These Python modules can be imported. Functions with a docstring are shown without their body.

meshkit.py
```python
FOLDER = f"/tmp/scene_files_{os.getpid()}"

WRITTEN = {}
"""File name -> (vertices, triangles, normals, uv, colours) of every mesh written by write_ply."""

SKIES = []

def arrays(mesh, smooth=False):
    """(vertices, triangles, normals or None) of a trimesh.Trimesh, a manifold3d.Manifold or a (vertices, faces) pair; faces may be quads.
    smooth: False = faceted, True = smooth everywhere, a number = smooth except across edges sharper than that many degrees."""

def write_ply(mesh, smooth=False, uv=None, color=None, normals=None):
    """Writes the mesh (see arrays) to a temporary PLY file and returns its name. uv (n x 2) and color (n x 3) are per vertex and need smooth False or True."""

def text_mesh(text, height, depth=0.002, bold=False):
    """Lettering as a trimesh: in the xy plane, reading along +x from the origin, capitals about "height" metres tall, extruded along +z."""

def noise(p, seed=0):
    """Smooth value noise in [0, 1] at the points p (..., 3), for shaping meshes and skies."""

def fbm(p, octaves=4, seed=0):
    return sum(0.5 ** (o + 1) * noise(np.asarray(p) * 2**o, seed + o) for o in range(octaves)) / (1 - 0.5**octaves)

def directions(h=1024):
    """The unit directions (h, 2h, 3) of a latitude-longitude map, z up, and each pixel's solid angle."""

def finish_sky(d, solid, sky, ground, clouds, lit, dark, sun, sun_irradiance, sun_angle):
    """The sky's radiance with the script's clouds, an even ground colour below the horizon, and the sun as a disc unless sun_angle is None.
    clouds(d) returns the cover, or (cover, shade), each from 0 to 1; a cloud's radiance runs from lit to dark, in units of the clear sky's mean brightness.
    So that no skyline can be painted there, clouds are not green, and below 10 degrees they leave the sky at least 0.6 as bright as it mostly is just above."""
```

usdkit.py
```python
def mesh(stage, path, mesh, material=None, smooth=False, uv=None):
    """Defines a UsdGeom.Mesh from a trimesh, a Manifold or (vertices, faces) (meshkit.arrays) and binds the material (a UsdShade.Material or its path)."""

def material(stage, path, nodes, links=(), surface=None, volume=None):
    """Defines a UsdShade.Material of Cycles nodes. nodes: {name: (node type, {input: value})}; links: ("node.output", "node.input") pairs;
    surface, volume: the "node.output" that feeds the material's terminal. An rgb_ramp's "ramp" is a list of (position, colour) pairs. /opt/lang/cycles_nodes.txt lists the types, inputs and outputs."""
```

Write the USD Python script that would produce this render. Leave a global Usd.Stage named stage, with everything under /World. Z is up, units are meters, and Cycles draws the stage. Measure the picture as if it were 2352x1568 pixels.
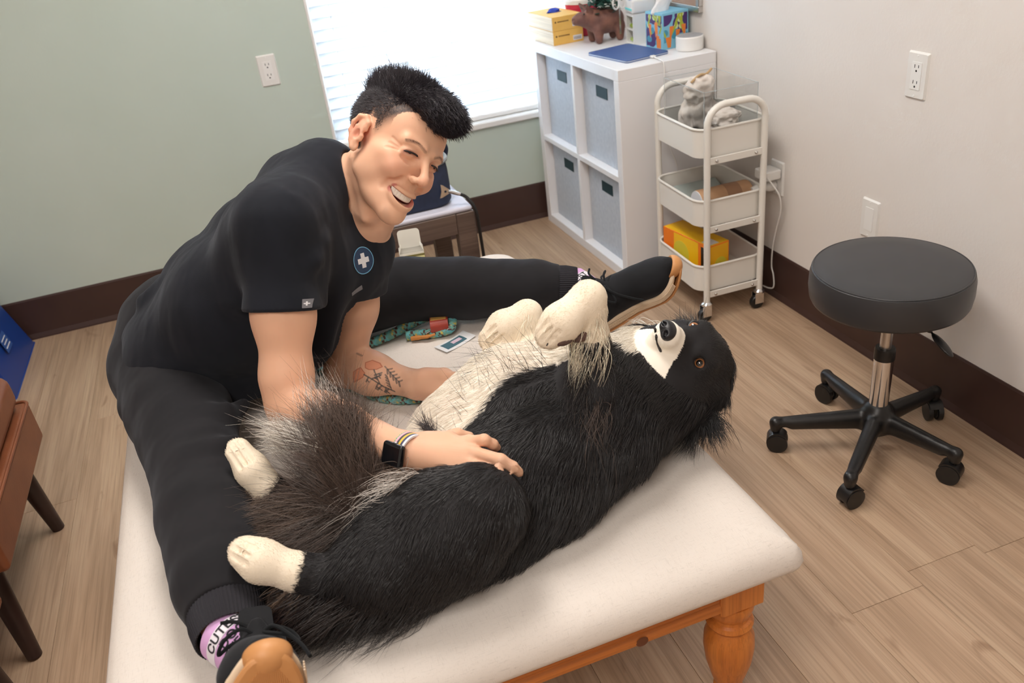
import math, random
import numpy as np
import trimesh
import manifold3d as m3
from shapely.geometry import Polygon, Point, LineString
from shapely.ops import unary_union
import meshkit, usdkit
from pxr import Usd, UsdGeom, UsdLux, UsdShade, Gf, Sdf, Vt

stage = Usd.Stage.CreateInMemory()
UsdGeom.SetStageUpAxis(stage, UsdGeom.Tokens.z)
UsdGeom.SetStageMetersPerUnit(stage, 1.0)
UsdGeom.Xform.Define(stage, '/World')
UsdGeom.Scope.Define(stage, '/World/Looks')

# ---------------------------------------------------------------- camera
CAM_H, F_PX, YAW, PITCH, ROLL = 1.3965, 1938.4, 0.2835, 0.5106, 0.1278
def cam_axes():
    f = np.array([math.sin(YAW)*math.cos(PITCH), math.cos(YAW)*math.cos(PITCH), -math.sin(PITCH)])
    r = np.array([math.cos(YAW), -math.sin(YAW), 0.0]); d = np.cross(f, r)
    return math.cos(ROLL)*r + math.sin(ROLL)*d, -math.sin(ROLL)*r + math.cos(ROLL)*d, f
CR, CD, CF = cam_axes()
CC = np.array([0, 0, CAM_H])
def at(x, y, D):
    """The point at depth D (metres along the view axis) behind a place of the photograph."""
    return CC + D*(CF + CR*(x - 1176)/F_PX + CD*(y - 784)/F_PX)
cam = UsdGeom.Camera.Define(stage, '/World/camera')
mtx = np.eye(4); mtx[0, :3], mtx[1, :3], mtx[2, :3], mtx[3, :3] = CR, -CD, -CF, CC
cam.AddTransformOp().Set(Gf.Matrix4d(*mtx.ravel().tolist()))
cam.CreateHorizontalApertureAttr(36.0); cam.CreateVerticalApertureAttr(24.0)
cam.CreateFocalLengthAttr(36.0*F_PX/2352)
cam.CreateClippingRangeAttr(Gf.Vec2f(0.05, 60))
cam.CreateFStopAttr(5.6); cam.CreateFocusDistanceAttr(1.62)
cam.CreateExposureAttr(0.6)

# ---------------------------------------------------------------- light
dome = UsdLux.DomeLight.Define(stage, '/World/sky_light')
dome.CreateColorAttr(Gf.Vec3f(0.80, 0.91, 1.0)); dome.CreateIntensityAttr(4.6)
def ceiling_lamp(name, x, y, sx, sy, power):
    l = UsdLux.RectLight.Define(stage, '/World/' + name)
    l.CreateWidthAttr(sx); l.CreateHeightAttr(sy); l.CreateIntensityAttr(power)
    l.CreateColorAttr(Gf.Vec3f(1.0, 0.935, 0.885)); l.AddTranslateOp().Set((x, y, 2.53))
ceiling_lamp('lamp_light', 0.25, 1.75, 0.58, 1.18, 9.0)
ceiling_lamp('lamp_light_001', -0.55, -0.35, 0.58, 1.18, 9.0)

# ---------------------------------------------------------------- helpers
LK = '/World/Looks/'
def mat(name, color=None, rough=0.5, nodes=None, links=(), surface='p.BSDF', **kw):
    n = {'p': ('principled_bsdf', dict(roughness=rough, **({'base_color': color} if color is not None else {}), **kw))}
    if nodes: n.update(nodes)
    return usdkit.material(stage, LK + name, n, links, surface=surface)

used = {}
def numbered(parent, name):
    k = parent + '/' + name; c = used.get(k, 0); used[k] = c + 1
    return k if c == 0 else f'{k}_{c:03d}'
def setdata(prim, **kw):
    for k, v in kw.items():
        if v: prim.SetCustomDataByKey(k, v)
def lin(r, g, b):
    return tuple(((c/255)/12.92 if c/255 <= 0.04045 else ((c/255+0.055)/1.055)**2.4) for c in (r, g, b))

def put(name, mesh, material, parent='/World', smooth=30, colors=None, **data):
    """One Mesh prim; parent is a path."""
    p = numbered(parent, name)
    if colors is not None:
        v, f, n = meshkit.arrays(mesh, True)
        m = usdkit.mesh(stage, p, (v, f), material, smooth=True)
        UsdGeom.PrimvarsAPI(m).CreatePrimvar('tint', Sdf.ValueTypeNames.Color3fArray, 'vertex').Set(Vt.Vec3fArray.FromNumpy(np.asarray(colors, np.float32)))
    else:
        m = usdkit.mesh(stage, p, mesh, material, smooth=smooth)
    setdata(m.GetPrim(), **data)
    return p
class Thing:
    def __init__(s, name, label, category, loc=(0, 0, 0), rot=0, group=None, kind=None):
        s.path = numbered('/World', name); s.loc = np.array(loc, float)
        x = UsdGeom.Xform.Define(stage, s.path); x.AddTranslateOp().Set(tuple(map(float, loc)))
        if rot: x.AddRotateZOp().Set(float(rot))
        setdata(x.GetPrim(), label=label, category=category, group=group, kind=kind)
    def part(s, name, mesh, material, parent=None, smooth=30, world=False, **kw):
        if world: mesh = moved(mesh, -s.loc)
        return put(name, mesh, material, parent or s.path, smooth, **kw)
def copy_of(src, label, loc, rot=0, category=None, group=None):
    d = stage.GetPrimAtPath(src.path).GetCustomData()
    t = Thing(src.path.rsplit('/', 1)[1], label, category or d['category'], loc, rot, group or d.get('group'))
    pr = stage.GetPrimAtPath(t.path); pr.GetReferences().AddInternalReference(src.path); pr.SetInstanceable(True)
    return t
def tm(m):
    if isinstance(m, trimesh.Trimesh): return m
    v, f, _ = meshkit.arrays(m); return trimesh.Trimesh(v, f, process=False)
def moved(m, d):
    m = tm(m).copy(); m.apply_translation(d); return m
def rotated(m, axis, deg, about=(0, 0, 0)):
    m = tm(m).copy(); m.apply_transform(trimesh.transformations.rotation_matrix(math.radians(deg), axis, about)); return m
def cat(*ms):
    return trimesh.util.concatenate([tm(m) for m in ms])
def box(x0, x1, y0, y1, z0, z1, b=0.0):
    """A box with bevelled edges."""
    if b <= 0:
        m = trimesh.creation.box((x1-x0, y1-y0, z1-z0)); m.apply_translation(((x0+x1)/2, (y0+y1)/2, (z0+z1)/2)); return m
    pts = []
    for x, sx in ((x0, 1), (x1, -1)):
        for y, sy in ((y0, 1), (y1, -1)):
            for z, sz in ((z0, 1), (z1, -1)):
                pts += [(x, y+sy*b, z+sz*b), (x+sx*b, y, z+sz*b), (x+sx*b, y+sy*b, z)]
    return trimesh.convex.convex_hull(np.array(pts))
def rbox(x0, x1, y0, y1, z0, z1, r, seg=16):
    s = m3.Manifold.sphere(r, seg)
    return tm(m3.Manifold.batch_hull([s.translate([x, y, z]) for x in (x0+r, x1-r) for y in (y0+r, y1-r) for z in (z0+r, z1-r)]))
def tube(path, r, n=10, closed=False):
    P = np.array(path, float); k = len(P)
    R = np.full(k, r) if np.ndim(r) == 0 else np.array(r, float)
    T = (np.roll(P, -1, 0) - np.roll(P, 1, 0)) if closed else np.gradient(P, axis=0)
    T /= np.linalg.norm(T, axis=1, keepdims=True) + 1e-12
    u = np.cross(T[0], [0, 0, 1.0]); u = u if np.linalg.norm(u) > 1e-3 else np.cross(T[0], [1.0, 0, 0])
    a = np.linspace(0, 2*np.pi, n, endpoint=False); V = []
    for i in range(k):
        u = u - T[i]*(u @ T[i]); u /= np.linalg.norm(u); w = np.cross(T[i], u)
        V.append(P[i] + R[i]*(np.cos(a)[:, None]*u + np.sin(a)[:, None]*w))
    V = np.vstack(V); Fc = []
    for i in range(k if closed else k-1):
        A, B = i*n, ((i+1) % k)*n
        for j in range(n):
            j2 = (j+1) % n
            Fc += [(A+j, A+j2, B+j2), (A+j, B+j2, B+j)]
    if not closed:
        V = np.vstack([V, P[0], P[-1]]); c0, c1 = len(V)-2, len(V)-1
        for j in range(n):
            j2 = (j+1) % n
            Fc += [(c0, j2, j), (c1, (k-1)*n+j, (k-1)*n+j2)]
    return trimesh.Trimesh(V, Fc, process=False)
def smooth_path(P, n=12, closed=False):
    """Catmull-Rom through the points."""
    P = np.array(P, float)
    Q = np.vstack([P[-1], P, P[0], P[1]]) if closed else np.vstack([2*P[0]-P[1], P, 2*P[-1]-P[-2]])
    out = []
    for i in range(1, len(Q)-2):
        t = np.linspace(0, 1, n, endpoint=False)[:, None]
        a, b, c, d = Q[i-1], Q[i], Q[i+1], Q[i+2]
        out.append(0.5*((2*b) + (c-a)*t + (2*a-5*b+4*c-d)*t*t + (3*b-a-3*c+d)*t**3))
    if not closed: out.append(P[-1:])
    return np.vstack(out)
def lathe(prof, n=32):
    """prof: (radius, z) pairs."""
    P = np.array(prof, float); a = np.linspace(0, 2*np.pi, n, endpoint=False)
    V = np.vstack([np.c_[r*np.cos(a), r*np.sin(a), np.full(n, z)] for r, z in P]); Fc = []
    for i in range(len(P)-1):
        for j in range(n):
            j2 = (j+1) % n; A, B = i*n, (i+1)*n
            Fc += [(A+j, A+j2, B+j2), (A+j, B+j2, B+j)]
    V = np.vstack([V, [0, 0, P[0, 1]], [0, 0, P[-1, 1]]])
    for j in range(n):
        j2 = (j+1) % n
        Fc += [(len(V)-2, j2, j), (len(V)-1, (len(P)-1)*n+j, (len(P)-1)*n+j2)]
    m = trimesh.Trimesh(V, Fc); m.update_faces(m.nondegenerate_faces()); return m
def prism(poly, h):
    return trimesh.creation.extrude_polygon(poly if hasattr(poly, 'geom_type') else Polygon(poly), h, engine='earcut')
def rrect(w, d, r, n=6):
    return Polygon([(-w/2+r, -d/2+r), (w/2-r, -d/2+r), (w/2-r, d/2-r), (-w/2+r, d/2-r)]).buffer(r, quad_segs=n)
def stand(m, origin, right, up):
    """Puts a flat mesh (xy plane, +z towards the viewer) on a surface: x runs along right, y along up."""
    r = np.array(right, float); r /= np.linalg.norm(r); u = np.array(up, float); u -= r*(u@r); u /= np.linalg.norm(u)
    T = np.eye(4); T[:3, 0], T[:3, 1], T[:3, 2], T[:3, 3] = r, u, np.cross(r, u), origin
    m = tm(m).copy(); m.apply_transform(T); return m
# ---------------------------------------------------------------- implicit surfaces (bodies, clothes, animal)
f4 = np.float32
class Prim:
    def __init__(s, fn, c, R, op='u', k=0.01):
        s.fn, s.c, s.R, s.op, s.k = fn, np.array(c, float), float(R), op, k
def cone(a, b, ra, rb, op='u', k=0.01):
    a, b = np.array(a, f4), np.array(b, f4); ab = b-a; L2 = max(float(ab@ab), 1e-12)
    def fn(p):
        t = np.clip(((p-a)@ab)/f4(L2), 0, 1)
        d = p-a-t[..., None]*ab
        return np.sqrt(np.einsum('...i,...i', d, d)) - (ra+t*f4(rb-ra))
    return Prim(fn, (a+b)/2, math.sqrt(L2)/2+max(ra, rb), op, k)
def ell(c, r, Rm=None, op='u', k=0.01):
    c, r = np.array(c, f4), np.array(r, f4); Rm = None if Rm is None else np.array(Rm, f4)   # columns of Rm: the axes
    def fn(p):
        q = p-c
        if Rm is not None: q = q@Rm
        q = q/r; k0 = np.sqrt(np.einsum('...i,...i', q, q))
        q = q/r; k1 = np.sqrt(np.einsum('...i,...i', q, q))+f4(1e-9)
        return k0*(k0-1)/k1
    return Prim(fn, c, float(r.max()), op, k)
def chain(pts, rad, op='u', k=0.01):
    return [cone(pts[i], pts[i+1], rad[i], rad[i+1], op, k) for i in range(len(pts)-1)]
def evaluate(prims, P, cen, rad):
    """P: blocks x points x 3, with each block's centre and radius."""
    D = np.full(P.shape[:2], 1.0, f4)
    for q in prims:
        near = np.linalg.norm(cen-q.c, axis=1) - q.R < rad+q.k*1.5+0.022
        if not near.any(): continue
        d = q.fn(P[near]); D0 = D[near]; k = f4(max(q.k, 1e-5))
        if q.op == 'u':
            h = np.maximum(k-np.abs(D0-d), 0)/k; D[near] = np.minimum(D0, d)-h*h*k*f4(0.25)
        else:
            d = -d; h = np.maximum(k-np.abs(D0-d), 0)/k; D[near] = np.maximum(D0, d)+h*h*k*f4(0.25)
    return D
def sdf_mesh(prims, h, post=None, slack=0.006, only=None):
    """Surface nets of the smooth union. post(P, D): the last change of the field; only(centres): which blocks to build."""
    lo = np.min([q.c-q.R for q in prims if q.op == 'u'], 0)-0.02; hi = np.max([q.c+q.R for q in prims if q.op == 'u'], 0)+0.02
    B = 8; S = h*B; C0 = 4
    n = np.ceil((hi-lo)/(S*C0)).astype(int)
    idx = np.stack(np.meshgrid(*[np.arange(x) for x in n], indexing='ij'), -1).reshape(-1, 3)
    def keep(idx, size, extra):
        cen = lo+(idx+0.5)*size; r = size*0.87
        d = evaluate(prims, cen[:, None].astype(f4), cen, r*2+extra)[:, 0]
        return idx[np.abs(d) < r*1.25+extra+slack]
    idx = keep(idx, S*C0, 0.0)
    sub = np.stack(np.meshgrid(*[np.arange(C0)]*3, indexing='ij'), -1).reshape(-1, 3)
    idx = (idx[:, None]*C0+sub).reshape(-1, 3); idx = keep(idx, S, 0.002)
    if only is not None: idx = idx[only(lo+(idx+0.5)*S)]
    g = np.stack(np.meshgrid(*[np.arange(B+1)]*3, indexing='ij'), -1).reshape(-1, 3)
    N = (n*C0*B+2).astype(np.int64); key = lambda c: (c[..., 0]*N[1]+c[..., 1])*N[2]+c[..., 2]
    keys, verts, edges = [], [], [[], [], []]
    for s in range(0, len(idx), 400):
        bi = idx[s:s+400]; cen = lo+(bi+0.5)*S
        P = (lo+(bi[:, None]*B+g)*h).astype(f4)
        D = evaluate(prims, P, cen, S*0.87)
        if post is not None: D = post(P, D)
        D = D.reshape(-1, B+1, B+1, B+1); neg = D < 0
        cs = [neg[:, i:i+B, j:j+B, k:k+B] for i in (0, 1) for j in (0, 1) for k in (0, 1)]
        tot = sum(c.astype(np.int8) for c in cs); b, i, j, k = np.nonzero((tot > 0) & (tot < 8))
        base = bi[b]*B+np.stack([i, j, k], -1); keys.append(key(base))
        acc = np.zeros((len(b), 3)); cnt = np.zeros(len(b))
        for ax in range(3):
            o = [a for a in range(3) if a != ax]
            for u in (0, 1):
                for w in (0, 1):
                    off = [0, 0, 0]; off[o[0]], off[o[1]] = u, w; of2 = list(off); of2[ax] = 1
                    d0 = D[b, i+off[0], j+off[1], k+off[2]]; d1 = D[b, i+of2[0], j+of2[1], k+of2[2]]
                    x = (d0 < 0) != (d1 < 0); t = np.where(x, d0/np.where(x, d0-d1, 1), 0)
                    q = np.tile(np.array(off, float), (len(b), 1)); q[:, ax] += t
                    acc += np.where(x[:, None], q, 0); cnt += x
            d0 = D[:, :B, :B, :B]; sl = [slice(0, B)]*3; sl[ax] = slice(1, B+1)
            d1 = D[(slice(None), *sl)]; eb, ei, ej, ek = np.nonzero((d0 < 0) != (d1 < 0))
            edges[ax].append(np.c_[bi[eb]*B+np.stack([ei, ej, ek], -1), d0[eb, ei, ej, ek] < 0])
        verts.append(lo+(base+acc/cnt[:, None])*h)
    keys = np.concatenate(keys); V = np.vstack(verts); order = np.argsort(keys); ks = keys[order]
    faces = []
    for ax in range(3):
        E = np.vstack(edges[ax]).astype(np.int64); o1, o2 = [(1, 2), (2, 0), (0, 1)][ax]; q = []
        for a, b in ((0, 0), (1, 0), (1, 1), (0, 1)):
            c = E[:, :3].copy(); c[:, o1] -= a; c[:, o2] -= b; kk = key(c)
            pos = np.clip(np.searchsorted(ks, kk), 0, len(ks)-1); q.append(np.where(ks[pos] == kk, order[pos], -1))
        q = np.stack(q, 1); ok = (q >= 0).all(1); q, sgn = q[ok], E[ok, 3] > 0
        q[~sgn] = q[~sgn][:, ::-1]
        faces.append(np.vstack([q[:, [0, 1, 2]], q[:, [0, 2, 3]]]))
    Fs = np.vstack(faces); us, inv = np.unique(Fs, return_inverse=True)
    return trimesh.Trimesh(V[us], inv.reshape(Fs.shape), process=False)
# ---------------------------------------------------------------- materials of the room
def noisy(name, c1, c2, scale, rough=0.5, bump=0.0, bscale=200.0, dist=0.001, stretch=(1, 1, 1), detail=3.0, **kw):
    """Two tones mixed by noise, with fine relief."""
    nd = {'g': ('texture_coordinate', {}), 'm': ('mapping', {'scale': stretch}), 'n': ('noise_texture', {'scale': scale, 'detail': detail}),
          'r': ('rgb_ramp', {'ramp': [(0.3, c1), (0.7, c2)]})}
    ln = [('g.object', 'm.vector'), ('m.vector', 'n.vector'), ('n.fac', 'r.fac'), ('r.color', 'p.base_color')]
    if bump:
        nd['bn'] = ('noise_texture', {'scale': bscale, 'detail': 2.0}); nd['bm'] = ('bump', {'strength': bump, 'distance': dist})
        ln += [('m.vector', 'bn.vector'), ('bn.fac', 'bm.height'), ('bm.normal', 'p.normal')]
    return mat(name, rough=rough, nodes=nd, links=ln, **kw)
M_GREEN = noisy('green_paint', lin(192, 206, 196), lin(196, 209, 200), 3, 0.6, 0.25, 160, 0.001)
M_WHITEWALL = noisy('white_paint', lin(226, 221, 216), lin(230, 225, 220), 3, 0.6, 0.35, 120, 0.0015)
M_CEIL = noisy('ceiling_paint', lin(232, 230, 226), lin(236, 234, 230), 4, 0.8)
M_BASE = noisy('baseboard_vinyl', lin(62, 42, 38), lin(68, 47, 42), 6, 0.42, 0.1, 300)
M_TRIM = mat('white_trim', lin(236, 236, 234), 0.35)
M_WHITE = mat('white_plastic', lin(232, 231, 228), 0.32)
M_WHITEMETAL = mat('white_coated_metal', lin(232, 229, 222), 0.35)
M_LAMIN = mat('white_laminate', lin(236, 236, 238), 0.4)
M_BLACKPL = noisy('black_plastic', lin(22, 22, 23), lin(26, 26, 27), 30, 0.38, 0.08, 700, 0.0005)
M_CHROME = mat('chrome', (0.75, 0.75, 0.76), 0.12, metallic=1.0)
M_STEEL = mat('brushed_steel', (0.6, 0.58, 0.56), 0.28, metallic=1.0)
M_DARK = mat('dark_slot', lin(40, 40, 42), 0.6)
M_GLASS = mat('clear_acrylic', nodes={'t': ('transparent_bsdf', {'color': (0.985, 0.99, 0.99)}), 'g': ('glossy_bsdf', {'roughness': 0.03, 'color': (1, 1, 1)}), 'f': ('layer_weight', {'blend': 0.5}), 'q': ('map_range', {'from_min': 0.55, 'from_max': 1.0, 'to_min': 0.03, 'to_max': 0.45, 'clamp': True}), 'x': ('mix_closure', {})},
              links=[('f.facing', 'q.value'), ('q.result', 'x.fac'), ('t.BSDF', 'x.closure1'), ('g.BSDF', 'x.closure2')], surface='x.closure')
def wood(name, dark, mid, light, axis=1, scale=1.0, rough=0.45, bump=0.15, knots=False):
    """Grain stretched along one axis; every piece has its own offset."""
    st = [9.0, 9.0, 9.0]; st[axis] = 0.55
    nd = {'g': ('texture_coordinate', {}), 'o': ('object_info', {}), 'k': ('vector_math', {'math_type': 'multiply', 'vector2': (13.0, 7.0, 5.0)}), 'c': ('combine_xyz', {}),
          'a': ('vector_math', {'math_type': 'add'}), 'm': ('mapping', {'scale': tuple(s*scale for s in st)}),
          'n': ('noise_texture', {'scale': 2.2, 'detail': 6.0, 'roughness': 0.62, 'distortion': 0.6}),
          'm2': ('mapping', {'scale': tuple(s*scale*(7 if i != axis else 1.6) for i, s in enumerate(st))}), 'n2': ('noise_texture', {'scale': 3.0, 'detail': 3.0, 'roughness': 0.6}),
          'r': ('rgb_ramp', {'ramp': [(0.30, dark), (0.5, mid), (0.72, light)]}), 'r2': ('rgb_ramp', {'ramp': [(0.32, (0.80, 0.79, 0.78)), (0.55, (1.04, 1.04, 1.04))]}),
          'x': ('mix_color', {'blend_type': 'multiply', 'fac': 1.0, 'use_clamp': False}), 'h': ('hsv', {'saturation': 1.0, 'fac': 1.0, 'hue': 0.5}),
          'v': ('map_range', {'from_min': 0.0, 'from_max': 1.0, 'to_min': 0.965, 'to_max': 1.03}), 'b': ('bump', {'strength': bump, 'distance': 0.0006})}
    ln = [('o.random', 'c.x'), ('o.random', 'c.y'), ('c.vector', 'k.vector1'), ('g.object', 'a.vector1'), ('k.vector', 'a.vector2'), ('a.vector', 'm.vector'), ('a.vector', 'm2.vector'),
          ('m.vector', 'n.vector'), ('m2.vector', 'n2.vector'), ('n.fac', 'r.fac'), ('n2.fac', 'r2.fac'), ('r.color', 'x.a'), ('r2.color', 'x.b'), ('x.result', 'h.color'),
          ('o.random', 'v.value'), ('v.result', 'h.value'), ('h.color', 'p.base_color'), ('n2.fac', 'b.height'), ('b.normal', 'p.normal')]
    if knots:
        nd.update({'m3': ('mapping', {'scale': (7.0, 2.6, 7.0)}), 'n3': ('noise_texture', {'scale': 1.6, 'detail': 3.0, 'distortion': 1.4}), 'r3': ('rgb_ramp', {'ramp': [(0.66, (1, 1, 1)), (0.76, (0.66, 0.60, 0.56))]}), 'x3': ('mix_color', {'blend_type': 'multiply', 'fac': 1.0})})
        ln += [('a.vector', 'm3.vector'), ('m3.vector', 'n3.vector'), ('n3.fac', 'r3.fac'), ('h.color', 'x3.a'), ('r3.color', 'x3.b')]
        ln[ln.index(('h.color', 'p.base_color'))] = ('x3.result', 'p.base_color')
    return mat(name, rough=rough, nodes=nd, links=ln)
M_PLANK = wood('oak_plank', lin(158, 131, 106), lin(178, 150, 124), lin(193, 167, 140), 1, 1.0, 0.42, knots=True)
M_PINE = wood('orange_pine', lin(176, 98, 36), lin(202, 120, 50), lin(214, 136, 66), 0, 1.0, 0.3, bump=0.05)
M_PINE_V = wood('orange_pine_leg', lin(176, 98, 36), lin(202, 120, 50), lin(214, 136, 66), 2, 1.0, 0.3, bump=0.05)
M_GREYWOOD = wood('grey_brown_wood', lin(72, 58, 52), lin(98, 82, 74), lin(112, 95, 86), 0, 1.0, 0.45)

# ---------------------------------------------------------------- shell
YG, XR, XL, YB, ZC = 3.40, 1.611, -2.0, -1.9, 2.55
WX0, WX1, WZ0, WZ1 = 0.362, 1.45, 0.455, 1.95
ST = dict(kind='structure')
fl = UsdGeom.Xform.Define(stage, '/World/floor'); setdata(fl.GetPrim(), kind='structure', label='light oak vinyl plank floor')
put('subfloor', box(XL, XR, YB, YG, -0.02, -0.0035), mat('plank_joint', lin(96, 72, 52), 0.7), '/World/floor', False)
rng = random.Random(4)
PW, PL = 0.1776, 1.22
for c in range(-17, 5):
    x0 = 0.924+c*PW
    if x0 > XR: break
    off = 0.968 if c == 0 else (1.40 if c == -9 else rng.uniform(0, PL))
    y = off-PL*math.ceil((off-YB)/PL)
    while y < YG:
        y0, y1 = max(y, YB), min(y+PL, YG); xa, xb = max(x0, XL), min(x0+PW, XR)
        if y1-y0 > 0.02 and xb-xa > 0.01:
            put('plank', box(xa+0.00025, xb-0.00025, y0+0.0003, y1-0.0003, -0.004, 0.0, 0.0007), M_PLANK, '/World/floor', False)
        y += PL
T = 0.14
wb = UsdGeom.Xform.Define(stage, '/World/wall_back'); setdata(wb.GetPrim(), kind='structure', label='sage green wall with the window')
for b in ((XL, WX0, 0, ZC), (WX1, XR, 0, ZC), (WX0, WX1, 0, WZ0), (WX0, WX1, WZ1, ZC)):
    put('wall_panel', box(b[0], b[1], YG, YG+T, b[2], b[3]), M_GREEN, '/World/wall_back', False)
put('wall_right', box(XR, XR+T, YB, YG+T, 0, ZC), M_WHITEWALL, smooth=False, label='white orange-peel textured wall on the right', **ST)
put('wall_left', box(XL-T, XL, YB, YG+T, 0, ZC), M_WHITEWALL, smooth=False, label='white wall on the left', **ST)
put('wall_front', box(XL, XR, YB-T, YB, 0, ZC), M_WHITEWALL, smooth=False, label='white wall behind the photographer', **ST)
put('ceiling', box(XL-T, XR+T, YB-T, YG+T, ZC, ZC+0.1), M_CEIL, smooth=False, label='flat white ceiling', **ST)
def baseboard(name, along, w0, w1, wall, label):
    prof = [(0, 0), (0.011, 0), (0.010, 0.006), (0.0045, 0.022), (0.004, 0.157), (0.002, 0.163), (0, 0.164)]
    m = prism(prof, w1-w0)       # profile: x out of the wall, y up; extruded along z
    V = np.array(m.vertices)
    if along == 'x': V = np.c_[w0+V[:, 2], wall-V[:, 0], V[:, 1]]
    else: V = np.c_[wall-V[:, 0], w0+V[:, 2], V[:, 1]]
    m = trimesh.Trimesh(V, m.faces); m.fix_normals()
    put(name, m, M_BASE, smooth=False, label=label, **ST)
baseboard('baseboard_back', 'x', XL, XR-0.011, YG, 'dark brown vinyl cove baseboard under the green wall')
baseboard('baseboard_right', 'y', YB, YG-0.011, XR, 'dark brown vinyl cove baseboard under the white wall')

# window_1: recess, sill, sash with panes, two-inch blind
W = '/World/window_1'
setdata(UsdGeom.Xform.Define(stage, W).GetPrim(), kind='structure', label='bright window with closed white slatted blind')
fr = cat(box(WX0, WX0+0.012, YG-0.006, YG+T, WZ0, WZ1, 0.003), box(WX1-0.012, WX1, YG-0.006, YG+T, WZ0, WZ1, 0.003), box(WX0, WX1, YG-0.006, YG+T, WZ1-0.012, WZ1, 0.003))
put('window_frame', fr, M_TRIM, W, False)
put('window_sill', box(WX0, WX1, YG-0.014, YG+T, WZ0-0.004, WZ0+0.022, 0.004), M_TRIM, W, False)
sash = cat(*[box(a, b, YG+0.085, YG+0.125, c, d, 0.004) for a, b, c, d in ((WX0+0.012, WX0+0.055, WZ0+0.02, WZ1-0.012), (WX1-0.055, WX1-0.012, WZ0+0.02, WZ1-0.012), (WX0+0.055, WX1-0.055, WZ0+0.02, WZ0+0.07), (WX0+0.055, WX1-0.055, WZ1-0.06, WZ1-0.012), (WX0+0.055, WX1-0.055, 1.18, 1.225))])
put('sash', sash, M_WHITE, W, False)
for z0, z1 in ((WZ0+0.07, 1.18), (1.225, WZ1-0.06)):
    put('pane', box(WX0+0.055, WX1-0.055, YG+0.103, YG+0.107, z0, z1), M_GLASS, W, False)
M_SLAT = mat('blind_slat', nodes={'t': ('translucent_bsdf', {'color': (0.62, 0.66, 0.70)}), 'd': ('diffuse_bsdf', {'color': (0.86, 0.87, 0.88)}), 'x': ('mix_closure', {'fac': 0.5})},
             links=[('d.BSDF', 'x.closure1'), ('t.BSDF', 'x.closure2')], surface='x.closure')
zs = np.arange(WZ0+0.075, WZ1-0.09, 0.0425)
sx = np.linspace(-0.025, 0.025, 7); sz = 0.0022*(1-(sx/0.025)**2)
sl = Polygon(list(zip(sx, sz+0.0014))+list(zip(sx[::-1], sz[::-1]-0.0014)))
for z in zs:
    m = prism(sl, WX1-WX0-0.036); V = np.array(m.vertices); V = np.c_[V[:, 2], V[:, 0], V[:, 1]]
    m = trimesh.Trimesh(V, m.faces); m.fix_normals()
    m = rotated(m, (1, 0, 0), -68)
    put('slat', moved(m, (WX0+0.018, YG+0.045, z)), M_SLAT, W, 40)
put('bottom_rail', box(WX0+0.018, WX1-0.018, YG+0.028, YG+0.062, WZ0+0.024, WZ0+0.044, 0.004), M_TRIM, W, False)
put('head_rail', box(WX0+0.014, WX1-0.014, YG+0.015, YG+0.075, WZ1-0.075, WZ1-0.014, 0.004), M_TRIM, W, False)
for cx in (WX0+0.09, (WX0+WX1)/2, WX1-0.09):
    for dy in (0.018, 0.072):
        put('ladder_cord', tube([(cx, YG+dy, WZ0+0.04), (cx, YG+dy, WZ1-0.07)], 0.0012, 6), M_TRIM, W)

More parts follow.
